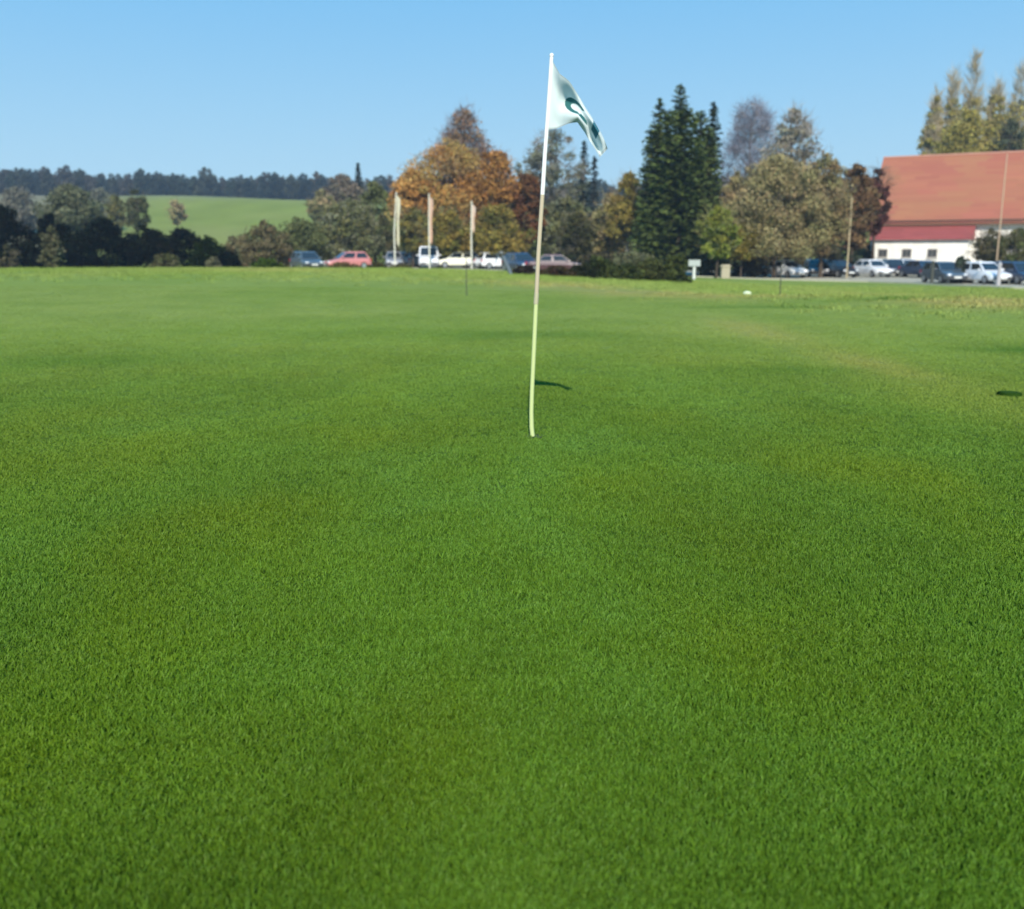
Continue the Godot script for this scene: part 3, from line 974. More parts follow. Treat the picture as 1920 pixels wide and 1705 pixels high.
func build_flagstick() -> void:
	var d := 5.55
	var base := on_ground(1001.0, d)
	var t := thing("flagstick", "tall pale flagstick standing in the hole on the putting green", "flagstick", base)
	var pts := []
	for p in [[1000, 818], [998, 800], [997.5, 772], [998.5, 735], [1000.5, 690], [1003.5, 620], [1006, 560], [1009.5, 480], [1013, 420], [1016.5, 365], [1020.5, 290], [1025, 220], [1028.5, 160], [1031.5, 104]]:
		pts.append(Vector3(px_x(p[0], d) - base.x, px_y(p[1], d) - base.y, 0))
	var lower := Mb.new()
	var lp := pts.slice(0, 7)
	lower.tube(lp, lp.map(func(q): return 0.0122 if q.y > 0.1 else 0.0132), 14)
	obj("lower_section", lower, mat("stick_yellow", lin(0.50, 0.58, 0.26), 0.35), t)
	var middle := Mb.new()
	middle.tube(pts.slice(6, 10), [0.0121, 0.0119, 0.0117, 0.0115], 14)
	obj("middle_section", middle, mat("stick_tan", lin(0.47, 0.40, 0.28), 0.4), t)
	var upper := Mb.new()
	var up := pts.slice(9)
	var rad := []
	for k in up.size():
		rad.append(lerpf(0.0116, 0.0096, float(k) / (up.size() - 1)))
	upper.tube(up, rad, 14)
	obj("upper_section", upper, mat("stick_white", lin(0.82, 0.82, 0.80), 0.35), t)
	var band := Mb.new()
	var j: Vector3 = pts[6]
	band.tube([j + Vector3(-0.002, -0.03, 0), j + Vector3(0.002, 0.03, 0)], [0.0138, 0.0138], 14)
	obj("joint", band, mat("joint", lin(0.42, 0.40, 0.26), 0.5), t)
	var tip := Mb.new()
	tip.sphere(pts[-1], Vector3.ONE * 0.0122, 8, 12)
	obj("tip", tip, mats["stick_white"], t)
	# the flag hangs from the top of the stick in folds, blown a little aside
	var f := Mb.new()
	var nu := 44
	var nv := 26
	var top_e := Curve3D.new()
	var low_e := Curve3D.new()
	for p in [[1032, 112], [1046, 142], [1064, 158], [1084, 186], [1104, 220], [1120, 252], [1133, 282]]:
		top_e.add_point(Vector3(px_x(p[0], d) - base.x, px_y(p[1], d) - base.y, 0))
	for p in [[1027, 243], [1044, 240], [1062, 234], [1078, 232], [1092, 250], [1105, 274], [1117, 300]]:
		low_e.add_point(Vector3(px_x(p[0], d) - base.x, px_y(p[1], d) - base.y, 0))
	var grid := []
	for u in nu + 1:
		var fu := float(u) / nu
		var a := top_e.sample_baked(top_e.get_baked_length() * fu)
		var b := low_e.sample_baked(low_e.get_baked_length() * fu)
		for v in nv + 1:
			var fv := float(v) / nv
			var p := a.lerp(b, fv)
			p.z = minf(1.0, fu * 4.0) * (0.035 * sin(fu * 9.0 + fv * 5.0) + 0.022 * sin(fu * 4.0 - fv * 9.0 + 1.0)) + 0.10 * fu
			grid.append(p)
	for u in nu + 1:
		for v in nv + 1:
			var k := u * (nv + 1) + v
			var du: Vector3 = grid[mini(u + 1, nu) * (nv + 1) + v] - grid[maxi(u - 1, 0) * (nv + 1) + v]
			var dv: Vector3 = grid[u * (nv + 1) + mini(v + 1, nv)] - grid[u * (nv + 1) + maxi(v - 1, 0)]
			f.vert(grid[k], dv.cross(du).normalized(), Vector2(float(u) / nu, float(v) / nv))
	for u in nu:
		for v in nv:
			var k := u * (nv + 1) + v
			f.face3(k, k + 1, k + nv + 1)
			f.face3(k + 1, k + nv + 2, k + nv + 1)
	var m := mat("flag_cloth", Color.WHITE, 0.95, 0.0, 0.1)
	m.albedo_texture = flag_tex()
	m.backlight_enabled = true
	m.backlight = Color(0.7, 0.7, 0.7)
	var fo := obj("flag", f, m, t)
	fo.set_meta("label", "pale flag with a dark teal emblem hanging in folds")
	# the cup: a soil rim round a flat disc painted as the shaded inside
	var cup := Mb.new()
	var path := []
	var n := 24
	for k in n:
		var a0 := TAU * k / n
		var a1 := TAU * (k + 1) / n
		var o0 := Vector3(cos(a0), 0, sin(a0))
		var o1 := Vector3(cos(a1), 0, sin(a1))
		cup.quad(o0 * 0.054 + Vector3(0, 0.004, 0), o1 * 0.054 + Vector3(0, 0.004, 0), o1 * 0.06 + Vector3(0, 0.004, 0), o0 * 0.06 + Vector3(0, 0.004, 0), Vector3.UP)
		cup.quad(o0 * 0.06 + Vector3(0, 0.004, 0), o1 * 0.06 + Vector3(0, 0.004, 0), o1 * 0.062, o0 * 0.062, o0)
		cup.tri(Vector3(0, 0.002, 0), o0 * 0.054 + Vector3(0, 0.002, 0), o1 * 0.054 + Vector3(0, 0.002, 0), Vector3.UP)
	var c := obj("hole_cup", cup, mat("soil_and_hole_shade", lin(0.03, 0.035, 0.018), 0.95))
	c.position = base
	tag(c, "dark soil rim and flat disc painted as the shaded hole around the foot of the flagstick", "golf hole")


func banner_pole(label: String, px: float, d: float, top_py: float, bend: float, cloth: Color, drop_px: float) -> void:
	rng.seed = hash(label)
	var at := on_ground(px, d)
	var t := thing("flagpole", label, "flagpole", at, 0.0, "flagpoles in front of the autumn trees")
	var top := px_y(top_py, d) - at.y
	var pole := Mb.new()
	pole.tube([Vector3(0, -0.05, 0), Vector3(0, top * 0.5, 0), Vector3(bend, top, 0)], [0.075, 0.065, 0.05], 10)
	obj("pole", pole, mat("pole_white", lin(0.62, 0.60, 0.50), 0.5), t)
	var knob := Mb.new()
	knob.sphere(Vector3(bend, top + 0.06, 0), Vector3.ONE * 0.08, 6, 10)
	obj("finial", knob, mats["pole_white"], t)
	# limp flag gathered against the pole
	var f := Mb.new()
	var hh := drop_px / FOCAL * d
	var rows := 16
	var cols := 14
	for r in rows + 1:
		var fr := float(r) / rows
		for c in cols + 1:
			var fc := float(c) / cols
			var wide := 0.32 * (1.0 - 0.45 * fr) * (0.85 + 0.15 * sin(fr * 9.0))
			var x := bend * (1.0 - fr * 0.3) + 0.05 + fc * wide
			var z := 0.11 * sin(fc * 11.0 + fr * 2.0) * (0.4 + 0.6 * fr)
			f.vert(Vector3(x, top - 0.12 - fr * hh * (1.0 - 0.2 * fc * (1.0 - fr)) - 0.25 * fc, z), Vector3(-cos(fc * 11.0 + fr * 2.0) * 0.8, 0.1, 1).normalized())
	for r in rows:
		for c in cols:
			var q := r * (cols + 1) + c
			f.face3(q, q + 1, q + cols + 1)
			f.face3(q + 1, q + cols + 2, q + cols + 1)
	var m := mat("banner_%s" % cloth.to_html(false), cloth, 0.85)
	m.backlight_enabled = true
	m.backlight = Color(0.5, 0.5, 0.5)
	obj("flag", f, m, t)


func slim_post(called: String, label: String, category: String, px: float, d: float, top_py: float, r: float, m: Material, group := "") -> Node3D:
	var at := on_ground(px, d)
	var t := thing(called, label, category, at, 0.0, group)
	var top := px_y(top_py, d) - at.y
	var b := Mb.new()
	b.tube([Vector3(0, -0.08, 0), Vector3(0, top * 0.5, 0), Vector3(0, top, 0)], [r, r * 0.9, r * 0.7], 10)
	obj("post", b, m, t)
	var k := Mb.new()
	k.sphere(Vector3(0, top, 0), Vector3.ONE * r * 0.95, 6, 10)
	obj("cap", k, m, t)
	return t


# ---------------------------------------------------------------- the scene
func _ready() -> void:
	rng.seed = 4
	n_soft = noise(0.16, 3, 3)
	n_mid = noise(0.55, 8, 3)
	n_fine = noise(2.2, 14, 3)
	bark_tex = noise_tex(0.05, 21, Color(0.55, 0.55, 0.55), Color(1, 1, 1), 256)

	var cam := Camera3D.new()
	cam.name = "camera"
	add_child(cam)
	cam.position = Vector3(0, CAM_Y, 0)
	cam.rotation = Vector3(-pitch, 0, 0)
	cam.fov = rad_to_deg(2.0 * atan(852.5 / FOCAL))
	cam.near = 0.05
	cam.far = 4000.0
	var lens := CameraAttributesPhysical.new()
	lens.frustum_focal_length = 12.0 / (852.5 / FOCAL)
	lens.frustum_focus_distance = 3.4
	lens.frustum_near = 0.05
	lens.frustum_far = 4000.0
	lens.exposure_aperture = 2.2
	cam.attributes = lens
	cam.current = true

	var sky := ProceduralSkyMaterial.new()
	sky.sky_top_color = lin(0.0, 0.28, 0.65)
	sky.sky_horizon_color = lin(0.435, 0.625, 0.70)
	sky.sky_curve = 0.165
	sky.ground_bottom_color = lin(0.08, 0.11, 0.05)
	sky.ground_horizon_color = lin(0.37, 0.46, 0.5)
	sky.sun_angle_max = 4.0
	var env := Environment.new()
	env.background_mode = Environment.BG_SKY
	env.sky = Sky.new()
	env.sky.sky_material = sky
	env.tonemap_mode = Environment.TONE_MAPPER_LINEAR
	env.tonemap_exposure = 1.35
	env.fog_enabled = true
	env.fog_light_color = Color(0.80, 0.90, 1.0)
	env.fog_density = 0.0004
	env.sdfgi_enabled = true
	env.ssao_enabled = true
	env.ssil_enabled = true
	var we := WorldEnvironment.new()
	we.name = "world_environment"
	we.environment = env
	add_child(we)

	var sun := DirectionalLight3D.new()
	sun.name = "sun"
	sun.light_color = Color(1.0, 0.97, 0.91)
	sun.light_energy = 1.5
	sun.light_angular_distance = 0.7
	sun.shadow_enabled = true
	add_child(sun)
	sun.rotation = Vector3(deg_to_rad(-38.0), deg_to_rad(0.9), 0)

	build_ground()
	build_car_park()
	build_far_wood()
	build_barn()
	build_trees()
	build_shrubs()
	build_cars()
	build_flagstick()
	build_small_things()
	build_rough()
	build_grass()


func build_trees() -> void:
	var orange := [Color(0.32, 0.15, 0.04), Color(0.40, 0.20, 0.055), Color(0.42, 0.25, 0.075), Color(0.35, 0.25, 0.075), Color(0.26, 0.17, 0.085)]
	var russet := [Color(0.12, 0.05, 0.02), Color(0.17, 0.07, 0.025), Color(0.11, 0.065, 0.03)]
	var golden := [Color(0.18, 0.15, 0.03), Color(0.25, 0.18, 0.04), Color(0.14, 0.14, 0.03)]
	var olive := [Color(0.125, 0.13, 0.045), Color(0.175, 0.165, 0.06), Color(0.10, 0.11, 0.04)]
	var khaki := [Color(0.235, 0.20, 0.095), Color(0.29, 0.24, 0.115), Color(0.215, 0.205, 0.085), Color(0.28, 0.21, 0.11)]
	var grey_green := [Color(0.155, 0.17, 0.10), Color(0.20, 0.20, 0.135), Color(0.125, 0.14, 0.075)]
	var g := "autumn trees behind the car park"
	# middle: the orange group
	tree("broadleaf_tree", "thin topped mauve brown tree rising highest out of the orange trees", g, 872, 108, 198, 330, 150, {"shape": "pyramid", "pal": [Color(0.22, 0.14, 0.10), Color(0.28, 0.18, 0.09)], "leaves": 2200, "clumps": 46, "twigs": 26, "twig_clumps": 70, "twig_pal": [Color(0.14, 0.11, 0.12), Color(0.2, 0.16, 0.15)]})
	tree("broadleaf_tree", "broad orange leaved tree behind the three flagpoles", g, 845, 100, 262, 452, 205, {"pal": orange, "leaves": 17000, "clumps": 104, "shape": "round", "size": 0.16, "spread": 0.26})
	tree("broadleaf_tree", "low spreading orange tree at the end of the group near the grey green one", g, 775, 97, 318, 440, 105, {"pal": orange, "leaves": 5200, "clumps": 52})
	tree("broadleaf_tree", "orange brown tree just before the flagstick with a flat top", g, 930, 98, 278, 440, 130, {"pal": [Color(0.30, 0.145, 0.04), Color(0.37, 0.19, 0.05), Color(0.25, 0.125, 0.05)], "leaves": 6500, "clumps": 60})
	tree("broadleaf_tree", "dark russet tree hidden partly by the flagstick", g, 985, 96, 318, 455, 85, {"pal": russet, "leaves": 4600, "clumps": 44})
	tree("broadleaf_tree", "golden olive small tree under the orange trees", g, 930, 92, 382, 478, 130, {"pal": golden + [Color(0.09, 0.085, 0.018)], "leaves": 5400, "clumps": 50, "shape": "dome", "size": 0.17})
	tree("broadleaf_tree", "yellow green small tree between the second and third flagpoles", g, 838, 92, 392, 480, 90, {"pal": golden, "leaves": 4000, "clumps": 40, "size": 0.17})
	tree("broadleaf_tree", "yellow olive sapling between the first two flagpoles", g, 775, 93, 388, 478, 62, {"pal": golden + olive, "leaves": 3000, "clumps": 36, "size": 0.17})
	# behind the flagstick
	tree("broadleaf_tree", "pale grey leaved tree with a sparse crown behind the flagstick", g, 1032, 122, 238, 400, 128, {"pal": grey_green + [Color(0.19, 0.165, 0.13)], "leaves": 4600, "clumps": 60, "twigs": 16, "twig_clumps": 60, "twig_pal": [Color(0.24, 0.22, 0.2)], "bark": grey_bark, "spread": 0.22})
	conifer("conifer_tree", "dark blue green spruce just behind the hanging flag", "conifers", 1092, 126, 262, 98, [Color(0.022, 0.04, 0.032), Color(0.035, 0.055, 0.042), Color(0.05, 0.07, 0.05)], {"size": 0.26})
	conifer("conifer_tree", "blue grey spruce with a blunt top beside the gap of sky", "conifers", 1112, 118, 292, 50, [Color(0.035, 0.05, 0.055), Color(0.05, 0.065, 0.065)], {"size": 0.24, "shape": "spire"})
	tree("broadleaf_tree", "olive tree with a round crown behind the maroon car", g, 1062, 97, 368, 475, 118, {"pal": olive + grey_green, "leaves": 6000, "clumps": 56, "shape": "dome"})
	tree("broadleaf_tree", "dark olive tree with a shaded middle behind the round hedge", g, 1082, 92, 398, 478, 74, {"pal": [Color(0.04, 0.045, 0.015), Color(0.065, 0.06, 0.02)], "leaves": 3600, "clumps": 40})
	tree("birch_tree", "golden yellow birch with a thin white trunk beside the dark conifers", g, 1176, 93, 322, 452, 100, {"pal": [Color(0.2, 0.16, 0.035), Color(0.16, 0.14, 0.035), Color(0.24, 0.17, 0.045)], "leaves": 4600, "clumps": 52, "bark": pale_bark, "trunk_r": 0.2, "shape": "teardrop"})
	tree("broadleaf_tree", "brown olive bush tree at the foot of the golden birch", g, 1140, 97, 362, 470, 90, {"pal": khaki + olive, "leaves": 4200, "clumps": 44, "shape": "dome"})
	# the dark conifers
	var dark := [Color(0.026, 0.042, 0.010), Color(0.05, 0.074, 0.018), Color(0.10, 0.128, 0.03), Color(0.07, 0.09, 0.03)]
	conifer("conifer_tree", "tallest dark green conifer with a narrow spire", "dark conifers", 1266, 88, 156, 118, dark, {"dense": 1.8, "droop": -0.12, "shape": "spire"})
	conifer("conifer_tree", "dark green conifer beside the golden birch, lower than the spire", "dark conifers", 1229, 87, 186, 104, dark, {"dense": 1.8, "droop": -0.12, "shape": "spire"})
	conifer("conifer_tree", "slim dark blue green conifer beside the bare grey tree", "dark conifers", 1328, 90, 188, 84, [Color(0.018, 0.03, 0.014), Color(0.034, 0.048, 0.02)], {"dense": 1.7, "droop": -0.12, "shape": "spire"})
	conifer("conifer_tree", "stout dark conifer in the middle, in front of the others", "dark conifers", 1272, 84, 200, 158, dark, {"dense": 2.6, "droop": 0.05, "shape": "bulk"})
	conifer("conifer_tree", "dense dark conifer filling the gap below the narrow spire", "dark conifers", 1244, 86, 206, 96, dark, {"dense": 2.0, "droop": -0.05, "shape": "bulk"})
	conifer("conifer_tree", "dense dark conifer between the spire and the slim blue green one", "dark conifers", 1304, 87, 208, 96, dark, {"dense": 2.0, "droop": -0.05, "shape": "bulk"})
	conifer("conifer_tree", "low dark conifer that leans out towards the golden birch", "dark conifers", 1222, 86, 232, 92, dark, {"dense": 1.7, "droop": 0.0, "shape": "bulk"})
	conifer("conifer_tree", "low dark conifer behind the bright yellow green tree", "dark conifers", 1320, 86, 236, 84, dark, {"dense": 1.7, "droop": 0.0, "shape": "bulk"})
	# right of the conifers
	tree("broadleaf_tree", "bare grey mauve tree with a haze of twigs beside the conifers", g, 1398, 128, 190, 330, 120, {"shape": "round", "leaves": 500, "clumps": 20, "pal": [Color(0.2, 0.19, 0.19)], "twigs": 46, "twig_clumps": 95, "twig_low": 400.0, "twig_len": 1.7, "twig_thick": 0.022, "twig_pal": [Color(0.2, 0.19, 0.24), Color(0.26, 0.25, 0.28), Color(0.16, 0.15, 0.18)], "bark": grey_bark, "limbs": 26})
	tree("broadleaf_tree", "tall thin leaved grey olive tree behind the wide khaki tree", g, 1474, 92, 204, 400, 118, {"pal": [Color(0.2, 0.2, 0.13), Color(0.25, 0.23, 0.16), Color(0.26, 0.2, 0.14)], "leaves": 2800, "clumps": 60, "size": 0.19, "shape": "round", "twigs": 18, "twig_clumps": 70, "twig_pal": [Color(0.24, 0.22, 0.2), Color(0.3, 0.27, 0.25)]})
	tree("broadleaf_tree", "wide low khaki tree whose leaves hang down to the cars", g, 1452, 83, 292, 480, 218, {"pal": khaki, "leaves": 19000, "clumps": 110, "size": 0.145, "shape": "dome", "spread": 0.24})
	tree("broadleaf_tree", "khaki tree growing against the conifers above the yellow green tree", g, 1378, 86, 322, 470, 84, {"pal": khaki, "leaves": 4600, "clumps": 50, "size": 0.18})
	tree("broadleaf_tree", "brown olive tree joined to the wide khaki tree on the barn side", g, 1540, 84, 288, 478, 118, {"pal": khaki + [Color(0.16, 0.11, 0.05)], "leaves": 9000, "clumps": 66, "size": 0.15})
	tree("broadleaf_tree", "bright yellow green tree at the foot of the conifers", g, 1346, 80, 386, 484, 78, {"pal": [Color(0.17, 0.22, 0.035), Color(0.22, 0.25, 0.045), Color(0.13, 0.16, 0.02), Color(0.2, 0.19, 0.03)], "leaves": 4200, "clumps": 40, "size": 0.15, "shape": "round"})
	tree("broadleaf_tree", "mustard yellow bush tree between the bright green tree and the khaki tree", g, 1392, 81, 418, 486, 70, {"pal": golden, "leaves": 3200, "clumps": 34, "size": 0.15})
	tree("broadleaf_tree", "brown red tree in front of the end of the barn", g, 1598, 90, 306, 468, 84, {"pal": [Color(0.16, 0.085, 0.035), Color(0.12, 0.07, 0.035), Color(0.19, 0.13, 0.06)], "leaves": 4400, "clumps": 48})
	tree("broadleaf_tree", "dark purple red tree against the tiles of the barn roof", g, 1638, 92, 312, 440, 54, {"pal": [Color(0.075, 0.025, 0.022), Color(0.12, 0.045, 0.035), Color(0.11, 0.065, 0.045)], "leaves": 2600, "clumps": 36, "spread": 0.3})
	# poplars behind the barn
	var pop := [[1732, 176, 26, "faint slim poplar at the outer end of the row behind the barn"], [1762, 128, 34, "slim grey poplar second from the outer end of the row behind the barn"], [1800, 100, 44, "tallest mauve grey poplar behind the barn ridge"], [1842, 158, 32, "short poplar in the dip of the row behind the barn"], [1886, 128, 46, "broad mauve poplar beside the dip in the row behind the barn"], [1936, 190, 46, "poplar partly out of the picture behind the barn"]]
	for p in pop:
		tree("poplar_tree", p[3], "poplars behind the barn", p[0], 140, 180, 420, p[2] * 1.8, {"shape": "column", "pal": [Color(0.29, 0.25, 0.06), Color(0.34, 0.29, 0.075), Color(0.22, 0.22, 0.06)], "leaves": 3000, "clumps": 46, "size": 0.24, "twigs": 15, "twig_clumps": 80, "twig_top": p[1], "twig_low": 330.0, "twig_wide": 0.8, "twig_shape": "spire", "twig_len": 2.0, "twig_thick": 0.03, "twig_up": 1.7, "twig_pal": [Color(0.36, 0.29, 0.18), Color(0.42, 0.34, 0.21), Color(0.30, 0.27, 0.18)], "bark": grey_bark})
	tree("broadleaf_tree", "mustard yellow tree showing over the barn ridge between the poplars", g, 1794, 128, 200, 340, 124, {"pal": [Color(0.29, 0.25, 0.055), Color(0.34, 0.28, 0.08), Color(0.23, 0.2, 0.04)], "leaves": 4600, "clumps": 60, "size": 0.22, "shape": "teardrop"})
	tree("broadleaf_tree", "dark olive tree showing over the barn ridge at the end of the row", g, 1872, 126, 222, 340, 66, {"pal": [Color(0.06, 0.07, 0.035), Color(0.09, 0.1, 0.06)], "leaves": 2600, "clumps": 40, "size": 0.22})
	tree("broadleaf_tree", "golden tree over the barn ridge in the dip of the poplar row", g, 1850, 130, 214, 340, 84, {"pal": [Color(0.27, 0.23, 0.06), Color(0.32, 0.26, 0.08), Color(0.2, 0.19, 0.05)], "leaves": 3600, "clumps": 52, "size": 0.22})
	# small trees before the barn's tall wall
	tree("broadleaf_tree", "small round brown green tree before the tall barn wall", g, 1855, 84, 430, 496, 62, {"pal": [Color(0.1, 0.085, 0.04), Color(0.13, 0.115, 0.05), Color(0.08, 0.085, 0.03)], "leaves": 3000, "clumps": 34, "size": 0.14})
	tree("broadleaf_tree", "small olive tree at the picture's edge before the tall barn wall", g, 1908, 82, 428, 500, 74, {"pal": [Color(0.11, 0.1, 0.035), Color(0.08, 0.1, 0.03), Color(0.14, 0.12, 0.05)], "leaves": 3400, "clumps": 36, "size": 0.14})
	# left: between the hill and the car park
	tree("broadleaf_tree", "grey green round tree behind the pale red car", g, 655, 100, 372, 480, 130, {"pal": grey_green + olive, "leaves": 6200, "clumps": 60, "shape": "dome"})
	tree("broadleaf_tree", "muted green tree beside the first flagpole", g, 702, 104, 340, 476, 88, {"pal": [Color(0.09, 0.11, 0.035), Color(0.12, 0.14, 0.05), Color(0.1, 0.1, 0.05)], "leaves": 4400, "clumps": 46})
	tree("broadleaf_tree", "brown grey tree on the skyline beyond the grey green one", g, 645, 190, 326, 400, 84, {"pal": [Color(0.13, 0.1, 0.07), Color(0.16, 0.13, 0.09)], "leaves": 3200, "clumps": 40, "size": 0.36})
	conifer("conifer_tree", "small dark spruce on the skyline beside the orange trees", "conifers", 676, 210, 304, 44, [Color(0.02, 0.03, 0.02), Color(0.03, 0.045, 0.03)], {"size": 0.4, "droop": 0.1})
	tree("broadleaf_tree", "brown olive tree at the edge of the hill field", g, 606, 170, 356, 420, 60, {"pal": olive + khaki, "leaves": 2600, "clumps": 36, "size": 0.32})
	tree("broadleaf_tree", "big grey olive tree standing over the dark bushes", g, 138, 118, 346, 440, 118, {"pal": [Color(0.10, 0.11, 0.06), Color(0.13, 0.135, 0.075), Color(0.07, 0.085, 0.045)], "leaves": 5600, "clumps": 56, "size": 0.22})
	tree("broadleaf_tree", "grey brown hazy tree at the outer edge of the hill field", g, 40, 190, 352, 430, 110, {"pal": [Color(0.12, 0.115, 0.085), Color(0.15, 0.14, 0.10), Color(0.1, 0.1, 0.07)], "leaves": 3600, "clumps": 50, "size": 0.34, "shape": "dome"})
	tree("broadleaf_tree", "grey green hazy tree behind the big grey olive tree", g, 186, 205, 350, 430, 96, {"pal": [Color(0.11, 0.12, 0.08), Color(0.14, 0.14, 0.1)], "leaves": 3200, "clumps": 50, "size": 0.34, "shape": "dome"})
	tree("broadleaf_tree", "small olive tree in the field before the far wood", g, 222, 140, 366, 430, 44, {"pal": olive, "leaves": 1800, "clumps": 28, "size": 0.25})
	tree("broadleaf_tree", "small dark olive tree beside the smaller field tree", g, 262, 134, 356, 432, 50, {"pal": [Color(0.06, 0.07, 0.03), Color(0.09, 0.095, 0.04)], "leaves": 2200, "clumps": 30, "size": 0.24})
	tree("broadleaf_tree", "lone brown tree on the slope of the hill field", g, 335, 200, 374, 420, 40, {"pal": khaki, "leaves": 1500, "clumps": 24, "size": 0.34})


func build_shrubs() -> void:
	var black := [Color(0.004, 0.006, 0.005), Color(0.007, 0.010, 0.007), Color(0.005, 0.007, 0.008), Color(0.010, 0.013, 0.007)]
	var g := "dark bushes at the edge of the green"
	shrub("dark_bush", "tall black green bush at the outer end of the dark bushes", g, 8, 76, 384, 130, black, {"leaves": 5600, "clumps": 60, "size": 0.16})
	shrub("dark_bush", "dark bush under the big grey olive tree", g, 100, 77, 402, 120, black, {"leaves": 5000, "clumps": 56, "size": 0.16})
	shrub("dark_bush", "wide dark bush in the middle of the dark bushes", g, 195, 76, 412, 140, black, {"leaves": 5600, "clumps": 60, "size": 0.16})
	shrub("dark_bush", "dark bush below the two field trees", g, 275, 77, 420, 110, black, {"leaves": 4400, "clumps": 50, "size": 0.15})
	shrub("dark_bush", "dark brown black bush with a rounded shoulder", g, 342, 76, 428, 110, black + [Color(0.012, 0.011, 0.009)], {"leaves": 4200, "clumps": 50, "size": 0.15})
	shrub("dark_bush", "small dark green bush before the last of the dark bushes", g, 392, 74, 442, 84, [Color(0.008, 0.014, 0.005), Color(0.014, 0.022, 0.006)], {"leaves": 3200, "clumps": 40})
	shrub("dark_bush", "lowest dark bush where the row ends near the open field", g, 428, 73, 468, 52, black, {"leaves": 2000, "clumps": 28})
	shrub("shrub", "pale olive branchy bush in front of the dark bushes", g, 96, 72, 418, 46, [Color(0.085, 0.085, 0.04), Color(0.11, 0.105, 0.055)], {"leaves": 1300, "clumps": 26, "shape": "round"})
	shrub("shrub", "low dry bush with pale stems at the foot of the dark bushes", g, 18, 70, 456, 50, [Color(0.08, 0.07, 0.045), Color(0.1, 0.085, 0.05), Color(0.05, 0.05, 0.02)], {"leaves": 1000, "clumps": 22})
	shrub("shrub", "dull olive undergrowth at the foot of the middle dark bush", g, 310, 68, 476, 74, [Color(0.06, 0.07, 0.02), Color(0.09, 0.08, 0.04)], {"leaves": 1400, "clumps": 28, "size": 0.11})
	shrub("shrub", "thin pale bush at the foot of the small dark green bush", g, 398, 67, 480, 34, [Color(0.14, 0.13, 0.08), Color(0.1, 0.1, 0.05)], {"leaves": 700, "clumps": 16, "size": 0.1})
	shrub("shrub", "small round green bush alone at the edge of the putting green", "", 497, 56, 486, 66, [Color(0.035, 0.06, 0.008), Color(0.05, 0.08, 0.012), Color(0.025, 0.045, 0.006)], {"leaves": 2400, "clumps": 34, "size": 0.09})
	shrub("shrub", "brown olive bush behind the small round green bush", "bushes before the hill field", 500, 92, 414, 120, [Color(0.1, 0.085, 0.035), Color(0.13, 0.1, 0.05), Color(0.075, 0.08, 0.025)], {"leaves": 3600, "clumps": 46, "size": 0.17})
	shrub("shrub", "green olive bush with a high crown behind the slate car", "bushes before the hill field", 565, 96, 402, 110, [Color(0.075, 0.09, 0.025), Color(0.11, 0.12, 0.045), Color(0.06, 0.065, 0.02)], {"leaves": 3600, "clumps": 46, "size": 0.17})
	shrub("shrub", "straw brown bush filling the gap to the dark bushes", "bushes before the hill field", 448, 98, 436, 80, [Color(0.15, 0.12, 0.06), Color(0.12, 0.11, 0.05)], {"leaves": 2200, "clumps": 34, "size": 0.17})
	# the hedge behind the car park closes the view to the hill
	var names := ["olive hedge bush behind the slate car", "dull green hedge bush behind the pale red car", "grey olive hedge bush behind the first flagpole", "brown olive hedge bush behind the small silver car", "dark olive hedge bush behind the white van", "ochre hedge bush behind the cream car", "dark green hedge bush behind the white estate car", "green hedge bush behind the dark blue car", "deep green hedge bush behind the maroon car", "brown green hedge bush behind the round clipped bush", "dusky hedge bush behind the golden birch", "dark hedge bush behind the conifers", "shaded hedge bush behind the sandstone pillar", "brown hedge bush behind the mustard yellow tree", "dark brown hedge bush behind the lone white car", "mauve brown hedge bush behind the black cars", "dim hedge bush beside the end wall of the barn"]
	for k in names.size():
		var pal: Array = [[Color(0.06, 0.07, 0.025), Color(0.09, 0.095, 0.04)], [Color(0.05, 0.065, 0.02), Color(0.075, 0.09, 0.03)], [Color(0.075, 0.06, 0.025), Color(0.1, 0.085, 0.035)], [Color(0.03, 0.038, 0.014), Color(0.05, 0.055, 0.02)]][[0, 1, 0, 2, 3, 2, 3, 1, 3, 2, 0, 3, 3, 2, 2, 2, 3][k]]
		shrub("hedge_bush", names[k], "hedge behind the car park", 580.0 + k * 63.0, 113.0 + 2.0 * (k % 3), 412.0 + 12.0 * sin(k * 2.3), 118.0, pal, {"leaves": 2400, "clumps": 36, "size": 0.2})
	# low growth before the cars
	var lowg := "low shrubs before the parked cars"
	shrub("shrub", "low rust brown shrub before the pale red car", lowg, 640, 70, 492, 70, [Color(0.1, 0.055, 0.025), Color(0.12, 0.09, 0.03), Color(0.07, 0.055, 0.02)], {"leaves": 1500, "clumps": 28, "size": 0.08})
	shrub("shrub", "low dark olive shrub between the pale red car and the first flagpole", lowg, 706, 70, 492, 44, [Color(0.035, 0.03, 0.006), Color(0.06, 0.055, 0.015)], {"leaves": 1100, "clumps": 22, "size": 0.08})
	shrub("shrub", "low olive shrub at the foot of the first flagpole", lowg, 752, 71, 496, 54, [Color(0.06, 0.05, 0.012), Color(0.09, 0.085, 0.03)], {"leaves": 1100, "clumps": 22, "size": 0.08})
	# the round hedge
	var hg := "clipped bushes beside the maroon car"
	var hc := [Color(0.016, 0.024, 0.005), Color(0.032, 0.042, 0.010), Color(0.07, 0.085, 0.022)]
	shrub("shrub", "rounded dark bush next to the maroon car", hg, 1124, 53, 480, 76, hc, {"leaves": 2600, "clumps": 36, "size": 0.1})
	shrub("shrub", "low dark bush in the middle of the clipped bushes", hg, 1176, 52, 496, 74, hc, {"leaves": 2200, "clumps": 32, "size": 0.1})
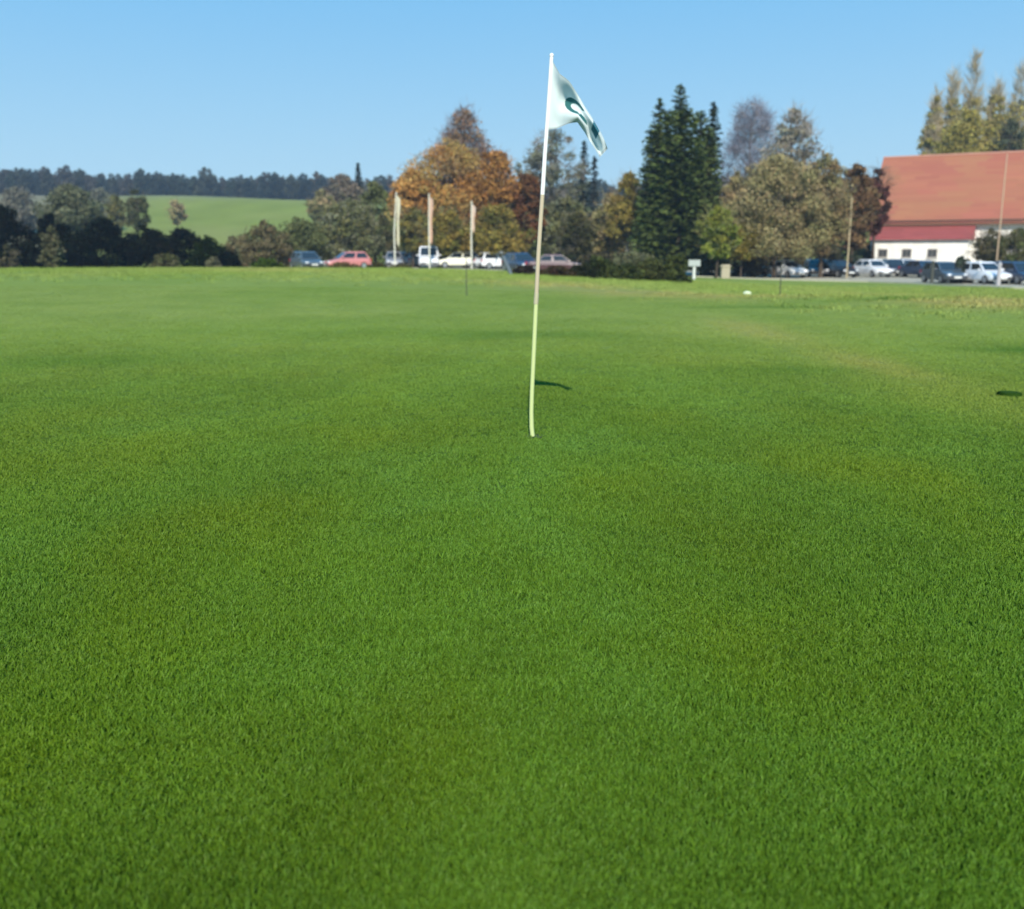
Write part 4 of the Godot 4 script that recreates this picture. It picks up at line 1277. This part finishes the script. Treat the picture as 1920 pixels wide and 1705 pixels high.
	shrub("shrub", "broad dark olive bush in the middle of the clipped bushes", hg, 1222, 53, 484, 84, [Color(0.045, 0.05, 0.012), Color(0.075, 0.085, 0.025), Color(0.03, 0.036, 0.01)], {"leaves": 2800, "clumps": 38, "size": 0.1})
	shrub("shrub", "dark bush beside the pale sign board", hg, 1270, 53, 478, 66, hc, {"leaves": 2400, "clumps": 34, "size": 0.1})
	shrub("shrub", "pale grey green bush behind the clipped bushes", hg, 1190, 66, 472, 120, [Color(0.1, 0.105, 0.05), Color(0.13, 0.135, 0.075)], {"leaves": 2600, "clumps": 38, "size": 0.11})
	shrub("shrub", "low black brown growth at the foot of the dark blue car", hg, 985, 52, 498, 64, [Color(0.022, 0.016, 0.012), Color(0.03, 0.024, 0.014)], {"leaves": 1600, "clumps": 28, "size": 0.08})
	shrub("shrub", "low black green bush between the maroon car and the rounded bush", hg, 1092, 51, 494, 70, [Color(0.012, 0.016, 0.005), Color(0.024, 0.028, 0.009)], {"leaves": 2000, "clumps": 32, "size": 0.08})
	shrub("shrub", "low dark rusty growth below the maroon car", hg, 1046, 51, 500, 92, [Color(0.045, 0.022, 0.012), Color(0.03, 0.028, 0.008), Color(0.07, 0.045, 0.02)], {"leaves": 1800, "clumps": 30, "size": 0.08})
	# under the khaki trees and along the barn
	var bg := "dark shrubs along the car park"
	shrub("shrub", "dark shrub under the bright yellow green tree", bg, 1338, 82, 474, 60, [Color(0.02, 0.032, 0.012), Color(0.035, 0.05, 0.018)], {"leaves": 1800, "clumps": 28})
	shrub("shrub", "dark brown hedge shrub under the wide khaki tree", bg, 1408, 84, 478, 76, [Color(0.025, 0.02, 0.01), Color(0.045, 0.04, 0.02)], {"leaves": 2000, "clumps": 28})
	shrub("shrub", "black green shrub before the end of the barn", bg, 1558, 86, 462, 56, [Color(0.02, 0.02, 0.014), Color(0.032, 0.036, 0.02)], {"leaves": 1900, "clumps": 28})
	shrub("shrub", "brown green bush at the corner of the barn behind the brown red tree", bg, 1640, 99, 440, 60, [Color(0.06, 0.05, 0.025), Color(0.08, 0.07, 0.03)], {"leaves": 1800, "clumps": 28, "size": 0.16})
	shrub("shrub", "small grey green shrub by the first barn window", bg, 1604, 90, 466, 34, [Color(0.03, 0.045, 0.03), Color(0.05, 0.065, 0.04)], {"leaves": 1200, "clumps": 20})
	shrub("shrub", "grey green shrub spilling down beside the dark car near the barn", bg, 1806, 70, 482, 62, [Color(0.04, 0.055, 0.035), Color(0.06, 0.075, 0.05), Color(0.03, 0.04, 0.02)], {"leaves": 2600, "clumps": 34, "size": 0.11})


func build_cars() -> void:
	var white := paint("white", lin(0.8, 0.8, 0.82))
	var cream := paint("cream", lin(0.8, 0.79, 0.66))
	var slate := paint("slate", lin(0.07, 0.085, 0.1))
	var red := paint("red", lin(0.52, 0.19, 0.18))
	var grey := paint("grey", lin(0.25, 0.25, 0.27))
	var blue := paint("blue", lin(0.03, 0.04, 0.075))
	var maroon := paint("maroon", lin(0.075, 0.028, 0.035))
	var black := paint("black", lin(0.018, 0.018, 0.022))
	var silver := paint("silver", lin(0.5, 0.51, 0.53))
	var list := [
		["dark slate car parked at the end of the row by the brown olive bush", 574, 84, 28, slate, "estate"],
		["pale red car parked before the grey green round tree", 650, 86, -62, red, "hatch"],
		["grey car parked at the foot of the first flagpole", 738, 94, 8, grey, "hatch"],
		["small silver car parked just past the first flagpole", 762, 96, 172, silver, "hatch"],
		["white van at the foot of the second flagpole", 803, 92, 6, white, "van"],
		["cream car parked between the second and third flagpoles", 852, 92, -70, cream, "hatch"],
		["white car behind the foot of the third flagpole", 888, 93, 10, white, "hatch"],
		["white estate car turned towards the dark blue car", 938, 91, 118, white, "estate"],
		["dark blue car beside the flagstick near the maroon car", 976, 78, 24, blue, "hatch"],
		["maroon car seen from its side behind the flagstick", 1042, 76, 84, maroon, "saloon"],
		["white car parked alone under the wide khaki tree", 1472, 84, 24, white, "saloon"],
		["black car under the khaki trees beside the white one", 1532, 87, -8, black, "estate"],
		["black hatchback before the black green shrub", 1575, 85, 14, black, "hatch"],
		["white car parked under the first barn window", 1640, 86, 12, white, "hatch"],
		["dark car between two pale cars below the barn windows", 1678, 88, -5, black, "hatch"],
		["silver car below the second barn window", 1700, 89, 8, silver, "estate"],
		["dark blue car below the third barn window", 1732, 84, 10, blue, "saloon"],
		["dark slate car nearest the kerb beside the grey green shrub", 1774, 70, 4, slate, "hatch"],
		["white car nearest the kerb before the small trees", 1850, 68.5, 12, white, "hatch"],
		["dark blue estate car cut by the picture's edge", 1910, 68, 6, blue, "estate"],
	]
	for c in list:
		var at := on_ground(c[1], c[2])
		at.y += 0.032
		make_car(c[0], at, deg_to_rad(c[3]), c[4], c[5])


func build_small_things() -> void:
	banner_pole("first white flagpole with a limp pale flag beside the muted green tree", 740, 88, 364, 0.25, lin(0.50, 0.48, 0.36), 86)
	banner_pole("second flagpole with a limp pinkish flag in front of the orange tree", 805, 88, 366, 0.05, lin(0.50, 0.33, 0.24), 80)
	banner_pole("third flagpole with a limp flag in front of the orange tree, nearest the flagstick", 884, 88, 380, 0.05, lin(0.52, 0.40, 0.32), 46)
	var tan_m := mat("post_tan", lin(0.45, 0.36, 0.22), 0.6)
	slim_post("lamp_post", "slim tan post in front of the brown red tree", "post", 1591, 82, 372, 0.06, tan_m, "slim tan posts before the barn")
	slim_post("lamp_post", "slim pale post standing high against the barn roof", "post", 1871, 80, 290, 0.055, mat("post_pale", lin(0.45, 0.32, 0.21), 0.6), "slim tan posts before the barn")
	var iron := mat("post_dark", lin(0.05, 0.052, 0.04), 0.7)
	slim_post("marker_stake", "thin dark stake in the grass before the white car under the khaki tree", "stake", 1467, 27, 482, 0.016, iron, "thin dark stakes in the grass")
	slim_post("marker_stake", "thin dark stake in the grass below the third flagpole", "stake", 874, 24, 476, 0.012, iron, "thin dark stakes in the grass")
	slim_post("bollard", "short grey bollard beside the white car nearest the kerb", "bollard", 1878, 66, 496, 0.14, mat("bollard_grey", lin(0.4, 0.38, 0.38), 0.7), "bollards by the kerb")
	slim_post("bollard", "short dark bollard beside the slate car nearest the kerb", "bollard", 1752, 68, 492, 0.13, iron, "bollards by the kerb")
	# stone pillar by the drive
	var at := on_ground(1361, 80)
	var t := thing("stone_pillar", "short sandstone pillar where the drive begins under the yellow green tree", "pillar", at)
	var b := Mb.new()
	b.box(Vector3(-0.34, -0.1, -0.34), Vector3(0.34, 0.92, 0.34))
	obj("shaft", b, mat("sandstone", lin(0.36, 0.32, 0.23), 0.9), t)
	b = Mb.new()
	b.hexa([Vector3(-0.4, 0.922, -0.4), Vector3(0.4, 0.922, -0.4), Vector3(0.4, 0.922, 0.4), Vector3(-0.4, 0.922, 0.4), Vector3(-0.32, 1.08, -0.32), Vector3(0.32, 1.08, -0.32), Vector3(0.32, 1.08, 0.32), Vector3(-0.32, 1.08, 0.32)])
	obj("capstone", b, mats["sandstone"], t)
	# sign board
	at = on_ground(1303, 72)
	t = thing("sign_board", "small pale sign board beside the dark clipped bush", "sign", at, deg_to_rad(-8.0))
	b = Mb.new()
	b.tube([Vector3(0, -0.1, 0), Vector3(0, 1.3, 0)], [0.11, 0.11], 10)
	obj("post", b, mat("sign_post", lin(0.62, 0.64, 0.60), 0.6), t)
	b = Mb.new()
	b.box(Vector3(-0.42, 0.95, 0.115), Vector3(0.42, 1.4, 0.165))
	obj("board", b, mat("sign_pale", lin(0.36, 0.40, 0.38), 0.5), t)
	# tee marker on the far grass
	at = on_ground(1405, 30)
	b = Mb.new()
	b.sphere(Vector3(0, 0.07, 0), Vector3(0.13, 0.09, 0.13), 10, 16)
	var o := obj("tee_marker", b, mat("marker_white", lin(0.62, 0.68, 0.45), 0.5))
	o.position = at
	tag(o, "small white domed marker lying in the grass before the khaki trees", "tee marker")
	# sprinkler cover at the edge of the green
	at = on_ground(1921, 7.15)
	t = thing("sprinkler_cover", "dark round sprinkler cover sunk in the turf near the picture's edge", "sprinkler cover", at)
	b = Mb.new()
	b.tube([Vector3(0, -0.05, 0), Vector3(0, 0.022, 0), Vector3(0, 0.03, 0)], [0.085, 0.085, 0.073], 20)
	obj("rim", b, mat("cover_dark", lin(0.022, 0.055, 0.008), 0.9, 0.0, 0.1), t)
	b = Mb.new()
	b.disc(Vector3(0, 0.032, 0), Vector3.UP, 0.06, 18)
	obj("lid", b, mat("cover_lid", lin(0.028, 0.065, 0.010), 0.9, 0.0, 0.1), t)
	# golf bag on its stand near the dark blue car
	at = on_ground(948, 50)
	t = thing("golf_bag", "slate blue golf bag leaning on its stand where the rough begins", "golf bag", at, deg_to_rad(20.0))
	b = Mb.new()
	b.tube([Vector3(0.28, 0.02, 0), Vector3(0.2, 0.2, 0), Vector3(-0.12, 0.85, 0), Vector3(-0.16, 0.92, 0)], [0.09, 0.105, 0.115, 0.09], 12)
	obj("bag", b, mat("bag_cloth", lin(0.11, 0.14, 0.17), 0.8), t)
	b = Mb.new()
	b.tube([Vector3(-0.1, 0.75, 0.06), Vector3(-0.32, 0.0, 0.3)], [0.014, 0.012], 6)
	obj("leg", b, iron, t)
	b = Mb.new()
	b.tube([Vector3(-0.1, 0.75, -0.06), Vector3(-0.32, 0.0, -0.3)], [0.014, 0.012], 6)
	obj("leg", b, iron, t)
	for k in 4:
		b = Mb.new()
		var p := Vector3(-0.15 + 0.04 * (k % 2), 0.9, -0.06 + 0.04 * k)
		b.tube([p, p + Vector3(-0.1, 0.2, 0.0)], [0.008, 0.008], 5)
		b.sphere(p + Vector3(-0.11, 0.22, 0.0), Vector3(0.05, 0.03, 0.03), 5, 8)
		obj("club", b, mat("club_steel", lin(0.4, 0.4, 0.42), 0.3, 0.8), t)
